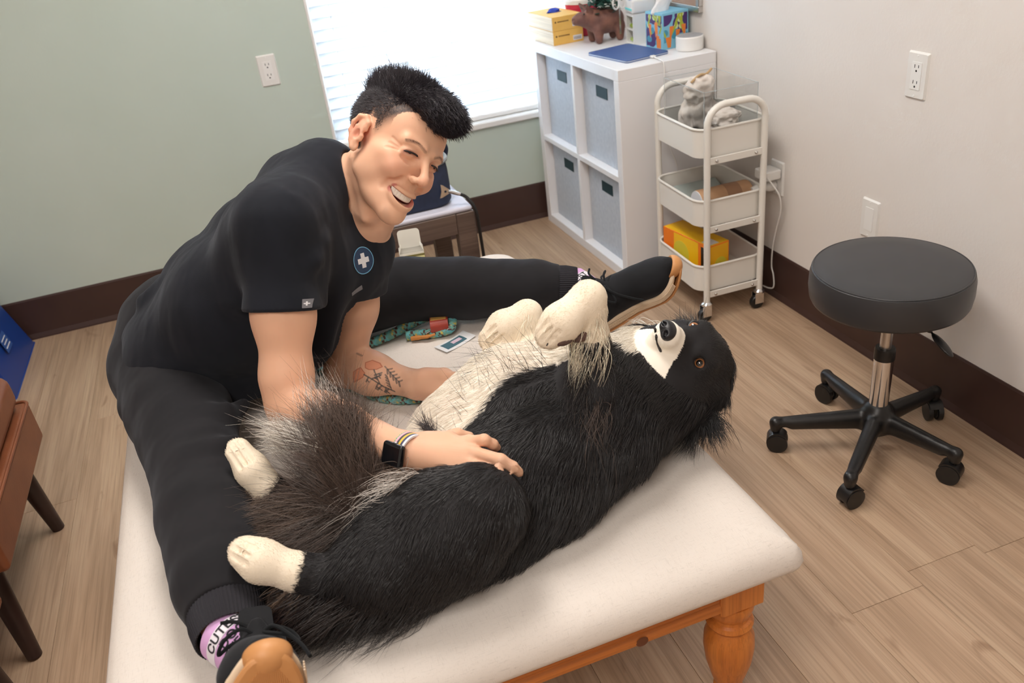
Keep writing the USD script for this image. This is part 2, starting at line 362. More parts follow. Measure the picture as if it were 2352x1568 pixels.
# ceiling lamps (the rect lights shine just below their lenses)
M_LENS = mat('lamp_lens', lin(240, 238, 232), 0.4, emission_color=(1.0, 0.92, 0.82), emission_strength=2.0)
for k, (x, y, lab) in enumerate(((0.25, 1.75, 'white ceiling light panel over the table'), (-0.55, -0.35, 'white ceiling light panel near the photographer'))):
    t = Thing('ceiling_light', lab, 'lamp', (x, y, ZC))
    t.part('frame', cat(*[box(a, b, c, d, -0.018, 0, 0.003) for a, b, c, d in ((-0.33, -0.30, -0.63, 0.63), (0.30, 0.33, -0.63, 0.63), (-0.30, 0.30, -0.63, -0.60), (-0.30, 0.30, 0.60, 0.63))]), M_WHITEMETAL, smooth=False)
    t.part('diffuser', box(-0.30, 0.30, -0.60, 0.60, -0.010, -0.004), M_LENS, smooth=False)
# ---------------------------------------------------------------- outlets
def outlet(name, label, loc, right, sockets=True, h=0.114, w=0.070):
    """A wall plate with a rectangular insert; local frame: right along the wall, z up, out of the wall."""
    t = Thing(name, label, 'outlet' if sockets else 'wall plate', loc, group=None)
    r = np.array(right, float); P = lambda m: stand(m, (0, 0, 0), r, (0, 0, 1))
    plate = trimesh.convex.convex_hull(np.vstack([np.c_[np.array(rrect(w, h, 0.004, 2).exterior.coords), np.zeros(len(rrect(w, h, 0.004, 2).exterior.coords))], np.c_[np.array(rrect(w-0.008, h-0.008, 0.004, 2).exterior.coords), np.full(len(rrect(w-0.008, h-0.008, 0.004, 2).exterior.coords), 0.0055)]]))
    t.part('plate', P(plate), M_WHITE, smooth=25)
    t.part('insert', P(moved(prism(rrect(0.033, 0.067, 0.002, 2), 0.0015), (0, 0, 0.0052))), M_TRIM, smooth=False)
    for s in (1, -1): t.part('screw', P(moved(lathe([(0.0028, 0), (0.0028, 0.0006), (0.002, 0.001)], 12), (0, s*0.048, 0.0054))), M_TRIM)
    if sockets:
        for s in (1, -1):
            y = s*0.019
            for x, hh in ((-0.0062, 0.0085), (0.0062, 0.007)):
                t.part('slot', P(moved(prism(rrect(0.0022, hh, 0.0006, 2), 0.0004), (x, y+0.004, 0.0064))), M_DARK, smooth=False)
            t.part('ground_hole', P(moved(prism(Point(0, 0).buffer(0.0027, quad_segs=4), 0.0004), (0, y-0.007, 0.0064))), M_DARK, smooth=False)
    return t
outlet('wall_outlet', 'white double outlet on the green wall left of the window', (0.180, YG, 0.830), (1, 0, 0))
outlet('wall_outlet', 'white double outlet high on the white wall above the stool', (XR, 1.686, 0.836), (0, -1, 0))
outlet('wall_outlet', 'white outlet behind the trolley with plugs in it', (XR, 2.231, 0.423), (0, -1, 0))
outlet('wall_plate', 'blank white wall plate partly hidden behind the stool seat', (XR, 1.797, 0.423), (0, -1, 0), False)
t = Thing('plug', 'white round plug below the charger on the white wall', 'plug', (XR-0.006, 2.240, 0.398))
t.part('body', rotated(lathe([(0.019, 0.002), (0.019, 0.02), (0.014, 0.035), (0.012, 0.07), (0.009, 0.085)], 20), (0, 1, 0), -90), M_WHITE)
t = Thing('charger', 'white square charger plugged into the outlet by the trolley', 'charger', (XR-0.006, 2.231, 0.445))
t.part('body', rbox(-0.062, -0.004, -0.032, 0.032, -0.016, 0.016, 0.005, 10), M_WHITE)
t.part('prongs', box(-0.006, 0.0, -0.006, 0.006, -0.002, 0.002), M_STEEL)
cord = smooth_path([(1.548, 2.20, 0.445), (1.558, 2.185, 0.425), (1.578, 2.172, 0.385), (1.590, 2.178, 0.33), (1.592, 2.20, 0.26), (1.592, 2.215, 0.19), (1.592, 2.217, 0.12), (1.592, 2.205, 0.09), (1.592, 2.20, 0.05), (1.590, 2.215, 0.035), (1.585, 2.26, 0.03), (1.585, 2.4, 0.02), (1.58, 2.52, 0.012)], 8)
t.part('cord', tube(cord, 0.0025, 8), M_WHITE, world=True)

# ---------------------------------------------------------------- cube cabinet with four bins
CA = 0.0185; ca, sa = math.cos(CA), math.sin(CA)
CX, CY, CWd, CDp, CHt = 1.2181, 3.3502, 0.7603, 0.375, 0.7712
# local frame of the cabinet: x depth (towards the right wall), y from the front right corner to the back
KC = np.array([CX+sa*CWd, CY-ca*CWd, 0])
t = Thing('cube_cabinet', 'white cube cabinet with four compartments beside the window', 'cabinet', KC, math.degrees(-CA)*-1)
o, i_ = 0.038, 0.020
t.part('top', box(0, CDp, 0, CWd, CHt-o, CHt, 0.0015), M_LAMIN, smooth=False)
t.part('bottom', box(0, CDp, o, CWd-o, 0, o, 0.0015), M_LAMIN, smooth=False)
for y in (0, CWd-o): t.part('side_panel', box(0, CDp, y, y+o, 0, CHt-o, 0.0015), M_LAMIN, smooth=False)
t.part('shelf', box(0.001, CDp, o, CWd-o, CHt/2-i_/2, CHt/2+i_/2, 0.001), M_LAMIN, smooth=False)
for z0, z1 in ((o, CHt/2-i_/2), (CHt/2+i_/2, CHt-o)): t.part('divider', box(0.001, CDp, CWd/2-i_/2, CWd/2+i_/2, z0, z1, 0.001), M_LAMIN, smooth=False)
M_BIN = noisy('grey_felt', lin(186, 194, 205), lin(198, 205, 214), 60, 0.9, 0.3, 500, 0.001)
M_TEAL = mat('dark_teal_pull', lin(12, 52, 62), 0.6)
labs = {(0, 0): 'pale grey fabric bin in the lower compartment nearest the trolley', (1, 0): 'pale grey fabric bin in the lower compartment nearest the green wall', (0, 1): 'pale grey fabric bin in the upper compartment nearest the trolley', (1, 1): 'pale grey fabric bin in the upper compartment nearest the window'}
src = None
for (cy_, cz_), lab in labs.items():
    y0 = o+0.006 if cy_ == 0 else CWd/2+i_/2+0.006; w = CWd/2-o-i_/2-0.012
    z0 = o+0.001 if cz_ == 0 else CHt/2+i_/2+0.001; h = CHt/2-o-i_/2-0.008
    base = KC+np.array([ca*0.035-sa*y0, sa*0.035+ca*y0, z0])
    if src is None:
        src = b = Thing('storage_bin', lab, 'bin', base, math.degrees(CA), group='fabric bins in the cube cabinet')
        wall = tm(m3.Manifold.cube([0.325, w, h]) - m3.Manifold.cube([0.317, w-0.008, h]).translate([0.004, 0.004, 0.004]))
        b.part('body', wall, M_BIN, smooth=False)
        b.part('pull', box(-0.002, 0.001, w/2-0.045, w/2+0.045, h-0.088, h-0.048, 0.0008), M_TEAL, smooth=False)
    else: copy_of(src, lab, base, math.degrees(CA))
ZT = CHt+0.0003
def cab(x, y, z=ZT): return np.array([x, y, z])

# things on the cabinet
M_YEL = noisy('yellow_card', lin(232, 184, 92), lin(240, 194, 104), 20, 0.6)
M_LWOOD = wood('pale_box_end', lin(214, 196, 168), lin(226, 208, 182), lin(234, 218, 194), 1, 1.0, 0.6)
M_LBL = mat('white_label', lin(226, 226, 230), 0.6); M_INK = mat('brown_print', lin(120, 84, 44), 0.7)
M_GREYINK = mat('grey_print', lin(120, 120, 126), 0.7)
for k, (z, lab) in enumerate(((ZT, 'yellow carton under the open one, on the cabinet by the window'), (ZT+0.052, 'yellow carton with blue tissue showing, topmost of the two by the window'))):
    t = Thing('glove_box', lab, 'box', cab(1.243, 3.168, z), 3)
    t.part('carton', box(0, 0.128, 0, 0.236, 0, 0.0515, 0.001), M_YEL, smooth=False)
    t.part('carton_end', box(-0.0012, 0.0, 0.001, 0.235, 0.001, 0.0505), M_LWOOD, smooth=False, label='pale tan end of the carton')
    t.part('label', box(0.084, 0.122, -0.0006, 0.0, 0.008, 0.026), M_LBL, smooth=False)
    t.part('barcode', cat(*[box(0.087+0.0035*q, 0.0885+0.0035*q, -0.0009, -0.0005, 0.011, 0.021) for q in range(9)]), M_GREYINK, smooth=False)
    t.part('print', cat(*[box(0.022+0.006*q, 0.0265+0.006*q, -0.0006, 0, 0.030, 0.0345) for q in range(8)], moved(rotated(prism(Point(0, 0).buffer(0.0035), 0.0006), (1, 0, 0), 90), (0.013, 0, 0.032))), M_INK, smooth=False)
    if k:
        t.part('slot', moved(prism(Point(0, 0).buffer(0.03).intersection(Polygon([(-.04, -.012), (.04, -.012), (.04, .012), (-.04, .012)])), 0.0008), (0.064, 0.118, 0.0513)), M_DARK, smooth=False)
        rr = np.random.default_rng(5); v = trimesh.creation.icosphere(2, 1.0); V = v.vertices*[0.024, 0.013, 0.012]*(0.8+0.5*meshkit.noise(v.vertices*2.5, 3)[:, None])
        t.part('tissue', trimesh.Trimesh(V+[0.064, 0.118, 0.055], v.faces), mat('blue_glove', lin(40, 72, 190), 0.6))
t = Thing('sharps_container', 'translucent red tub with a white lid behind the yellow cartons', 'container', cab(1.425, 3.300))
t.part('tub', lathe([(0.052, 0.0), (0.056, 0.004), (0.066, 0.118), (0.067, 0.122)], 40), mat('red_plastic', lin(205, 50, 82), 0.25, subsurface_weight=0.0))
t.part('lid', lathe([(0.070, 0.122), (0.071, 0.136), (0.066, 0.146), (0.05, 0.150), (0.0, 0.151)], 40), M_WHITE)
# pig planter
M_PIG = noisy('brown_clay', lin(96, 66, 62), lin(134, 92, 78), 25, 0.5, 0.4, 60, 0.003)
t = Thing('pig_planter', 'brown clay pig planter with a leafy plant on the cabinet', 'planter', cab(1.425, 3.085), 0)
pig = [ell((0, 0, 0.066), (0.064, 0.044, 0.042)), cone((-0.048, -0.004, 0.074), (-0.088, -0.010, 0.082), 0.033, 0.021, k=0.015), cone((-0.088, -0.010, 0.082), (-0.105, -0.012, 0.081), 0.015, 0.0155, k=0.006)]
for x in (-0.036, 0.038):
    for y in (-0.026, 0.026): pig.append(cone((x, y, 0.045), (x, y, 0.012), 0.018, 0.0125, k=0.012))
for y in (-0.022, 0.016): pig.append(cone((-0.062, y, 0.103), (-0.075, y*1.5, 0.122), 0.011, 0.004, k=0.006))
pig += [ell((0, 0, 0.115), (0.034, 0.026, 0.024), op='s', k=0.008)] + [ell((-0.121, y, 0.083), (0.006, 0.0035, 0.0045), op='s', k=0.002) for y in (-0.018, -0.006)]
pigm = sdf_mesh(pig, 0.0028); pigm.apply_scale(1.18); t.part('pig', pigm, M_PIG, smooth=True)
for y in (-0.026, 0.006): t.part('eye', moved(trimesh.creation.icosphere(1, 0.0035), (-0.098, y*1.18, 0.1155)), M_DARK)
lf = prism(Polygon([(math.sin(a)*0.011*math.sin(a/2), 0.022*(1-math.cos(a))/2) for a in np.linspace(0, 2*math.pi, 13)[:-1]]), 0.0008)
rr = np.random.default_rng(8); leaves = []
for k in range(220):
    a, r, z = rr.uniform(0, 6.28), rr.uniform(0, 0.075), rr.uniform(0.125, 0.20)
    m = rotated(rotated(lf, (1, 0, 0), rr.uniform(-20, 70)), (0, 0, 1), rr.uniform(0, 360)); leaves.append(moved(m, (r*math.cos(a)-0.0, r*math.sin(a), z-r*0.35)))
t.part('plant', cat(*leaves), noisy('teal_leaf', lin(20, 62, 58), lin(48, 96, 82), 60, 0.5), smooth=False, kind='stuff')
# scissors, organiser, packets
t = Thing('scissors', 'scissors with white oval handles standing in the organiser', 'scissors', cab(1.452, 3.012, ZT+0.09))
ring = lambda cx, cz: tube([(cx+0.012*math.cos(a), 0, cz+0.020*math.sin(a)) for a in np.linspace(0, 2*math.pi, 20, endpoint=False)], 0.0035, 8, True)
t.part('handle', ring(-0.014, 0.05), M_WHITE); t.part('handle', ring(0.014, 0.05), M_WHITE)
t.part('blade', box(-0.003, 0.003, -0.001, 0.001, -0.06, 0.033), M_STEEL, smooth=False)
t = Thing('drawer_organiser', 'small white drawer organiser with clear fronts beside the tissue box', 'organiser', cab(1.462, 2.925), -6)
t.part('case', tm(m3.Manifold.cube([0.10, 0.075, 0.105]) - m3.Manifold.cube([0.1, 0.063, 0.042]).translate([-0.004, 0.006, 0.006]) - m3.Manifold.cube([0.1, 0.063, 0.042]).translate([-0.004, 0.006, 0.054])), M_WHITE, smooth=False)
M_LIME = mat('lime_packet', lin(176, 204, 74), 0.5)
for z in (0.007, 0.055):
    t.part('drawer_front', box(-0.001, 0.001, 0.007, 0.068, z, z+0.040), M_GLASS, smooth=False)
    t.part('contents', cat(*[rbox(0.006+0.012*q, 0.02+0.012*q, 0.012+0.008*(q % 3), 0.055-0.004*q, z, z+0.012+0.006*(q % 2), 0.003, 6) for q in range(4)]), M_LIME, label='lime green packets')
t = Thing('wipes_pack', 'white pack with an aqua band lying on the organiser', 'pack', cab(1.455, 2.925, ZT+0.105), -6)
t.part('pack', rbox(0.004, 0.10, 0.0, 0.075, 0.0, 0.05, 0.01, 10), M_WHITE); t.part('band', box(0.003, 0.05, 0.006, 0.069, 0.012, 0.02, 0.001), mat('aqua', lin(120, 214, 214), 0.5), smooth=False)
t.part('clip', rbox(0.0, 0.03, 0.02, 0.035, 0.048, 0.060, 0.004, 8), mat('blue_clip', lin(24, 110, 196), 0.4))
# tissue box with vegetables
t = Thing('tissue_box', 'tissue box printed with carrots and leaves, tissue sticking out', 'tissue box', cab(1.486, 2.749), 5)
TW, TH = 0.108, 0.122
t.part('carton', box(0, TW, 0, TW, 0, TH, 0.001), mat('tissue_blue', lin(128, 190, 214), 0.55), smooth=False)
cols = {k: mat('veg_' + k, c, 0.55) for k, c in dict(purple=lin(72, 46, 110), orange=lin(232, 132, 56), lime=lin(168, 182, 56), teal=lin(70, 150, 176), pale=lin(206, 218, 170)).items()}
rr = np.random.default_rng(12)
for side in range(2):
    fx = (lambda m: stand(m, (0, TW, 0), (0, -1, 0), (0, 0, 1))) if side == 0 else (lambda m: stand(m, (0, 0, 0), (1, 0, 0), (0, 0, 1)))
    clip = Polygon([(0.005, 0.005), (TW-0.005, 0.005), (TW-0.005, TH-0.008), (0.005, TH-0.008)])
    S = {k: [] for k in cols}
    for q in range(5):
        S['purple'].append(Point(rr.uniform(0, TW), rr.uniform(0.01, TH)).buffer(0.032))
        S['teal'].append(Point(rr.uniform(0, TW), rr.uniform(0.01, TH)).buffer(0.011))
    for q in range(6):
        x, y, a = rr.uniform(0.01, TW-0.01), rr.uniform(0.01, 0.07), rr.uniform(-0.4, 0.4)
        S['orange'].append(Polygon([(x-0.007, y+0.022), (x+0.007, y+0.022), (x+0.02*a, y-0.02)]).buffer(0.002))
    for q in range(7):
        x, y, a = rr.uniform(0.01, TW-0.01), rr.uniform(0.04, 0.1), rr.uniform(0.6, 2.5)
        S['lime'].append(LineString([(x, y), (x+0.04*math.cos(a), y+0.04*math.sin(a))]).buffer(0.004)); S['pale'].append(Point(x+0.035*math.cos(a), y+0.03*math.sin(a)).buffer(0.009))
    for n, k in enumerate(('purple', 'teal', 'pale', 'lime', 'orange')):
        g = unary_union(S[k]).intersection(clip)
        gs = [x for x in getattr(g, 'geoms', [g]) if x.area > 1e-6]
        t.part('print', fx(cat(*[moved(prism(x, 0.0002), (0, 0, 0.0002+0.00012*n)) for x in gs])), cols[k], smooth=False)
v = trimesh.creation.icosphere(3, 1.0); V = v.vertices*[0.034, 0.010, 0.06]; V[:, 0] += 0.012*np.sin(V[:, 2]*60); V *= (0.75+0.5*meshkit.noise(v.vertices*3, 9)[:, None])
t.part('tissue', trimesh.Trimesh(V+[TW/2-0.015, TW/2, TH+0.025], v.faces), mat('tissue_paper', lin(240, 240, 242), 0.9))
t = Thing('smart_speaker', 'low round white speaker with a grey top on the cabinet corner', 'speaker', cab(1.558, 2.690))
t.part('body', lathe([(0.044, 0.0), (0.0475, 0.004), (0.0475, 0.044), (0.045, 0.048)], 48), M_WHITE)
t.part('grille', lathe([(0.0452, 0.0479), (0.042, 0.0485), (0.0, 0.0487)], 48), noisy('grey_mesh', lin(150, 150, 152), lin(170, 170, 172), 300, 0.8))
t = Thing('tablet', 'blue tablet lying on the cabinet with a white plug', 'tablet', cab(1.371, 2.796), 9)
t.part('case', moved(prism(rrect(0.178, 0.245, 0.012), 0.009), (0, 0, 0)), mat('blue_case', lin(64, 92, 148), 0.45), smooth=False)
t.part('screen_edge', moved(prism(rrect(0.172, 0.239, 0.011), 0.0034), (0, 0, 0.0028)), M_STEEL, smooth=False) if False else None
t.part('rim', moved(prism(rrect(0.1795, 0.2465, 0.0125).difference(rrect(0.17, 0.237, 0.01)), 0.0028), (0, 0, 0.003)), mat('silver_rim', lin(190, 200, 214), 0.3, metallic=0.6), smooth=False)
cord = smooth_path([(1.405, 2.672, ZT+0.005), (1.40, 2.655, ZT+0.006), (1.398, 2.612, ZT+0.004), (1.398, 2.583, ZT-0.006), (1.397, 2.578, 0.70), (1.397, 2.576, 0.60), (1.405, 2.572, 0.50), (1.43, 2.568, 0.42), (1.45, 2.566, 0.3), (1.46, 2.566, 0.1), (1.46, 2.56, 0.01)], 8)
t = Thing('charging_cable', 'thin white cable running from the tablet down the cabinet side', 'cord', cord[0])
t.part('cable', tube(cord, 0.0018, 7), M_WHITE, world=True); t.part('plug', rbox(1.395, 1.413, 2.662, 2.678, ZT+0.0005, ZT+0.009, 0.003, 8), M_WHITE, world=True)
t = Thing('picture_frame', 'silver framed beach print low on the white wall behind the tissue box', 'picture', (XR, 2.84, 1.03))
t.part('frame', cat(box(-0.018, 0, -0.15, 0.15, -0.145, -0.125, 0.002), box(-0.018, 0, -0.15, 0.15, 0.125, 0.145, 0.002), box(-0.018, 0, -0.15, -0.13, -0.125, 0.125, 0.002), box(-0.018, 0, 0.13, 0.15, -0.125, 0.125, 0.002)), M_STEEL, smooth=False)
t.part('print', box(-0.008, -0.003, -0.13, 0.13, -0.125, 0.125), mat('print_sky', lin(150, 180, 206), 0.5), smooth=False)
t.part('print_sand', box(-0.009, -0.008, -0.13, 0.13, -0.125, -0.085), mat('print_sand', lin(168, 140, 122), 0.5), smooth=False)

# ---------------------------------------------------------------- trolley
t = Thing('utility_cart', 'white three-tier metal trolley on castors against the white wall', 'trolley', (1.425, 2.345, 0), -2)
cw, cd = 0.098, 0.165           # half spacing of the posts across, half length
for s in (-1, 1):
    y = s*cd
    pts = [(-cw, y, 0.068), (-cw, y, 0.655)]+[(-cw+0.06-0.06*math.cos(a), y, 0.655+0.06*math.sin(a)) for a in np.linspace(0.2, 1.57, 7)]+[(cw-0.06+0.06*math.sin(a), y, 0.655+0.06*math.cos(a)) for a in np.linspace(0, 1.4, 7)]+[(cw, y, 0.655), (cw, y, 0.068)]
    t.part('frame', tube(pts, 0.0105, 14), M_WHITEMETAL)
def tray_mesh(zb, zt, hx, hy):
    a = rrect(2*hx, 2*hy, 0.045); b = rrect(2*hx-0.006, 2*hy-0.006, 0.042)
    wall = moved(prism(a.difference(b), zt-zb), (0, 0, zb)); fl_ = moved(prism(b, 0.003), (0, 0, zb))
    rim = tube([(x, y, zt) for x, y in np.array(a.exterior.coords)[:-1]], 0.0042, 8, True)
    return cat(wall, fl_), rim
for zb, zt in ((0.555, 0.642), (0.331, 0.415), (0.103, 0.19)):
    wl, rim = tray_mesh(zb, zt, 0.121, 0.1535)
    tr = t.part('tray', wl, M_WHITEMETAL, smooth=35)
    t.part('rim', rim, M_WHITEMETAL, parent=tr)
    for s in (-1, 1):
        t.part('crossbar', box(-cw, cw, s*(cd+0.002)-0.003, s*(cd+0.002)+0.003, zb-0.018, zb+0.004, 0.001), M_WHITEMETAL, smooth=False)
        for x in (-cw+0.03, cw-0.03): t.part('bolt', moved(rotated(lathe([(0.005, 0), (0.005, 0.003), (0.003, 0.005)], 12), (1, 0, 0), 90 if s < 0 else -90), (x, s*(cd+0.005), zb-0.008)), M_STEEL)
for sx_ in (-1, 1):
    for sy in (-1, 1):
        x, y = sx_*cw, sy*cd
        c = t.part('caster', moved(cat(lathe([(0.012, 0.055), (0.018, 0.058), (0.018, 0.064), (0.012, 0.07)], 20)), (x, y, 0)), M_CHROME)
        t.part('fork', cat(*[box(x-0.02, x+0.012, y+q-0.001, y+q+0.001, 0.02, 0.058, 0.0005) for q in (-0.012, 0.012)]), M_CHROME, parent=c, smooth=False)
        t.part('wheel', moved(rotated(lathe([(0.01, -0.009), (0.022, -0.009), (0.024, -0.006), (0.024, 0.006), (0.022, 0.009), (0.01, 0.009)], 28), (1, 0, 0), 90), (x-0.008, y, 0.024)), M_BLACKPL, parent=c)
KR = lambda x, y, z: np.array([1.425+x*math.cos(-.0349)-y*math.sin(-.0349), 2.345+x*math.sin(-.0349)+y*math.cos(-.0349), z])
t = Thing('acrylic_box', 'clear acrylic box of cloths on the top tray of the trolley', 'box', KR(0.002, 0.0, 0.5585), -2)
aw, ad, ah = 0.091, 0.130, 0.190
t.part('walls', cat(box(-aw, aw, -ad, -ad+0.003, 0, ah), box(-aw, aw, ad-0.003, ad, 0, ah), box(-aw, -aw+0.003, -ad, ad, 0, ah), box(aw-0.003, aw, -ad, ad, 0, ah), box(-aw, aw, -0.0015, 0.0015, 0.0, ah)), M_GLASS, smooth=False)
t.part('base', box(-aw, aw, -ad, ad, 0, 0.003), M_GLASS, smooth=False)
M_EDGE = mat('acrylic_edge', lin(188, 196, 198), 0.2)
for a_, b_ in (((-aw, -ad), (aw, -ad)), ((aw, -ad), (aw, ad)), ((aw, ad), (-aw, ad)), ((-aw, ad), (-aw, -ad))):
    t.part('rim_edge', box(min(a_[0], b_[0])-0.0006, max(a_[0], b_[0])+0.0006, min(a_[1], b_[1])-0.0006, max(a_[1], b_[1])+0.0006, ah-0.001, ah+0.0006), M_EDGE, smooth=False)
    t.part('corner_edge', box(a_[0]-0.0007, a_[0]+0.0007, a_[1]-0.0007, a_[1]+0.0007, 0.003, ah-0.001), M_EDGE, smooth=False)
M_CLOTH = noisy('beige_cloth', lin(212, 202, 194), lin(230, 222, 216), 30, 0.9, 0.4, 400, 0.002)
def crumple(seed, r, amp=0.5):
    v = trimesh.creation.icosphere(4, 1.0); p = np.array(v.vertices); n = meshkit.fbm(p*1.3+seed, 3, seed)
    rd = np.abs(meshkit.noise(p*np.array([1.2, 3.4, 1.6])+seed*2, seed)-0.5)+0.5*np.abs(meshkit.noise(p*np.array([3.6, 1.4, 2.0])+seed*5, seed+3)-0.5)
    return trimesh.Trimesh(p*np.array(r)*(0.7+amp*n[:, None]-0.5*rd[:, None]), v.faces)
for k, (x, y, z, r, s, lab) in enumerate(((0.0, 0.064, 0.060, (0.066, 0.054, 0.080), 2, 'crumpled pale beige cloth heaped at the back of the clear box'), (-0.008, 0.052, 0.150, (0.052, 0.042, 0.046), 5, 'beige cloth with a tan strap on top of the heap in the clear box'), (0.008, -0.064, 0.026, (0.064, 0.056, 0.030), 7, 'folded grey cloth in the front of the clear box'), (0.012, -0.064, 0.080, (0.058, 0.05, 0.030), 11, 'grey-beige cloth lying on the folded one in the clear box'))):
    c = KR(0.002+x, 0.0+y, 0.5625+z); tt = Thing('cloth', lab, 'cloth', c); tt.part('fabric', crumple(s, r, 0.75), M_CLOTH, smooth=50)
    if k == 1: tt.part('strap', tube(smooth_path([(-0.04, -0.02, 0.03), (-0.01, -0.02, 0.048), (0.02, -0.01, 0.045), (0.045, 0.0, 0.055)], 6), 0.004, 8), mat('tan_strap', lin(190, 160, 120), 0.7))
t = Thing('paper_roll', 'brown kraft paper roll in the middle tray of the trolley', 'paper roll', KR(0.016, -0.062, 0.334), -2)
t.part('paper', moved(rotated(lathe([(0.012, -0.092), (0.041, -0.092), (0.043, -0.087), (0.043, 0.087), (0.041, 0.092), (0.012, 0.092)], 28), (0, 1, 0), 90), (0, 0, 0.0432)), noisy('kraft', lin(178, 138, 104), lin(196, 156, 120), 18, 0.8))
t.part('band', moved(rotated(lathe([(0.0431, -0.02), (0.0435, -0.019), (0.0435, 0.03), (0.0431, 0.031)], 28), (0, 1, 0), 90), (0.02, 0, 0.0436)), mat('brown_tape', lin(150, 112, 84), 0.5))
t.part('end_cap', moved(rotated(lathe([(0.0, -0.0938), (0.041, -0.0935), (0.0415, -0.092), (0.03, -0.091)], 28), (0, 1, 0), 90), (0, 0, 0.0432)), M_LBL)
t = Thing('grey_folder', 'grey sheet standing along the back of the middle tray', 'folder', KR(0.0, 0.025, 0.3345), -2)
t.part('sheet', moved(rotated(box(-0.10, 0.10, -0.001, 0.001, 0, 0.118), (1, 0, 0), -72), (0, 0, 0.002)), mat('grey_green_sheet', lin(158, 168, 164), 0.3), smooth=False)
t = Thing('orange_box', 'orange and yellow carton in the bottom tray of the trolley', 'box', KR(-0.052, 0.0, 0.1063), 8)
BH = 0.142
t.part('carton', box(-0.042, 0.042, -0.125, 0.120, 0, BH, 0.001), mat('orange_card', lin(246, 128, 26), 0.45), smooth=False)
t.part('yellow_panel', box(-0.0424, -0.0418, -0.07, 0.06, 0.004, BH-0.004), mat('yellow_print', lin(250, 196, 24), 0.45), smooth=False)
t.part('top_panel', box(-0.0405, 0.0405, -0.124, 0.116, BH-0.0002, BH+0.0005), LK+'yellow_print', smooth=False)
t.part('sun_print', stand(prism(Point(0, 0).buffer(0.042), 0.0004), (-0.0425, 0.02, 0.075), (0, -1, 0), (0, 0, 1)), mat('lime_yellow_print', lin(222, 205, 62), 0.45), smooth=False)
t.part('black_panel', box(-0.0426, -0.0418, -0.124, -0.085, 0.002, BH-0.012), M_BLACKPL, smooth=False)
t.part('front_print', box(-0.038, 0.038, -0.1256, -0.125, 0.004, BH-0.004), mat('golden_print', lin(246, 184, 30), 0.45), smooth=False)
t.part('front_circle', stand(prism(Point(0, 0).buffer(0.024), 0.0004), (0.006, -0.1257, 0.070), (1, 0, 0), (0, 0, 1)), LK+'lime_yellow_print', smooth=False)
t.part('label', box(-0.035, 0.005, -0.118, -0.078, BH+0.0005, BH+0.0009), M_LBL, smooth=False)

# ---------------------------------------------------------------- stool
M_VINYL = noisy('black_vinyl', lin(50, 51, 54), lin(56, 57, 60), 8, 0.38, 0.12, 900, 0.0005)
SX, SY = 1.332, 1.392
t = Thing('rolling_stool', 'black round vinyl stool with a five-star castor base', 'stool', (SX, SY, 0))
arms = [(1.356, 1.625), (1.101, 1.500), (1.121, 1.231), (1.393, 1.190), (1.545, 1.42)]
t.part('seat', moved(lathe([(0.0, 0.404), (0.165, 0.404), (0.174, 0.408), (0.178, 0.416), (0.181, 0.44), (0.180, 0.47), (0.176, 0.486), (0.168, 0.4915), (0.12, 0.496), (0.0, 0.499)], 96), (0.018, 0.03, 0)), M_VINYL, smooth=40)
t.part('piping', moved(tube([(0.1725*math.cos(a), 0.1725*math.sin(a), 0.4885) for a in np.linspace(0, 2*math.pi, 96, endpoint=False)], 0.0022, 6, True), (0.018, 0.03, 0)), M_VINYL)
t.part('mounting_plate', moved(box(-0.07, 0.07, -0.07, 0.07, 0.392, 0.404, 0.002), (0.018, 0.03, 0)), M_BLACKPL, smooth=False)
t.part('piston', lathe([(0.0135, 0.27), (0.0135, 0.395)], 24), M_STEEL)
t.part('sleeve', lathe([(0.020, 0.262), (0.0245, 0.262), (0.0245, 0.285), (0.0225, 0.292), (0.0145, 0.292)], 32), M_BLACKPL)
t.part('column', lathe([(0.0225, 0.09), (0.0232, 0.27)], 36), M_CHROME)
hub = [cone((0, 0, 0.075), (0, 0, 0.105), 0.04, 0.036, k=0.012)]
for ax_, ay in arms:
    d = np.array([ax_-SX, ay-SY]); L_ = np.hypot(*d)
    hub += [cone((d[0]*0.12, d[1]*0.12, 0.094), (d[0]*0.97, d[1]*0.97, 0.083), 0.019, 0.0135, k=0.014), cone((d[0]*0.1, d[1]*0.1, 0.074), (d[0]*0.8, d[1]*0.8, 0.074), 0.017, 0.011, k=0.016), cone((d[0]*0.97, d[1]*0.97, 0.083), (d[0]*0.97, d[1]*0.97, 0.066), 0.0145, 0.0135, k=0.008)]
t.part('star_base', sdf_mesh(hub, 0.0035), M_BLACKPL, smooth=True)
for q, (ax_, ay) in enumerate(arms):
    d = np.array([ax_-SX, ay-SY])*0.97; a = math.degrees(math.atan2(d[1], d[0]))+(20, -12, -35, 12, 60)[q]
    c = t.part('caster', moved(rotated(tm(m3.Manifold.cylinder(0.034, 0.027, 0.027, 36).rotate([90, 0, 0]).translate([-0.006, 0.017, 0.031]) - m3.Manifold.cube([0.08, 0.1, 0.05]).translate([-0.055, -0.05, -0.022]).rotate([0, 25, 0])), (0, 0, 1), a), (*d, 0)), M_BLACKPL, smooth=40)
    for s in (-1, 1):
        t.part('wheel', moved(rotated(moved(rotated(lathe([(0.004, -0.007), (0.017, -0.008), (0.019, -0.006), (0.0245, -0.006), (0.026, -0.004), (0.026, 0.006), (0.02, 0.007)], 36), (1, 0, 0), 90 if s < 0 else -90), (-0.006, s*0.0125, 0.0262)), (0, 0, 1), a), (*d, 0)), M_BLACKPL, parent=c, smooth=40)
    t.part('stem', moved(lathe([(0.006, 0.045), (0.006, 0.066)], 12), (*d, 0)), M_STEEL, parent=c)
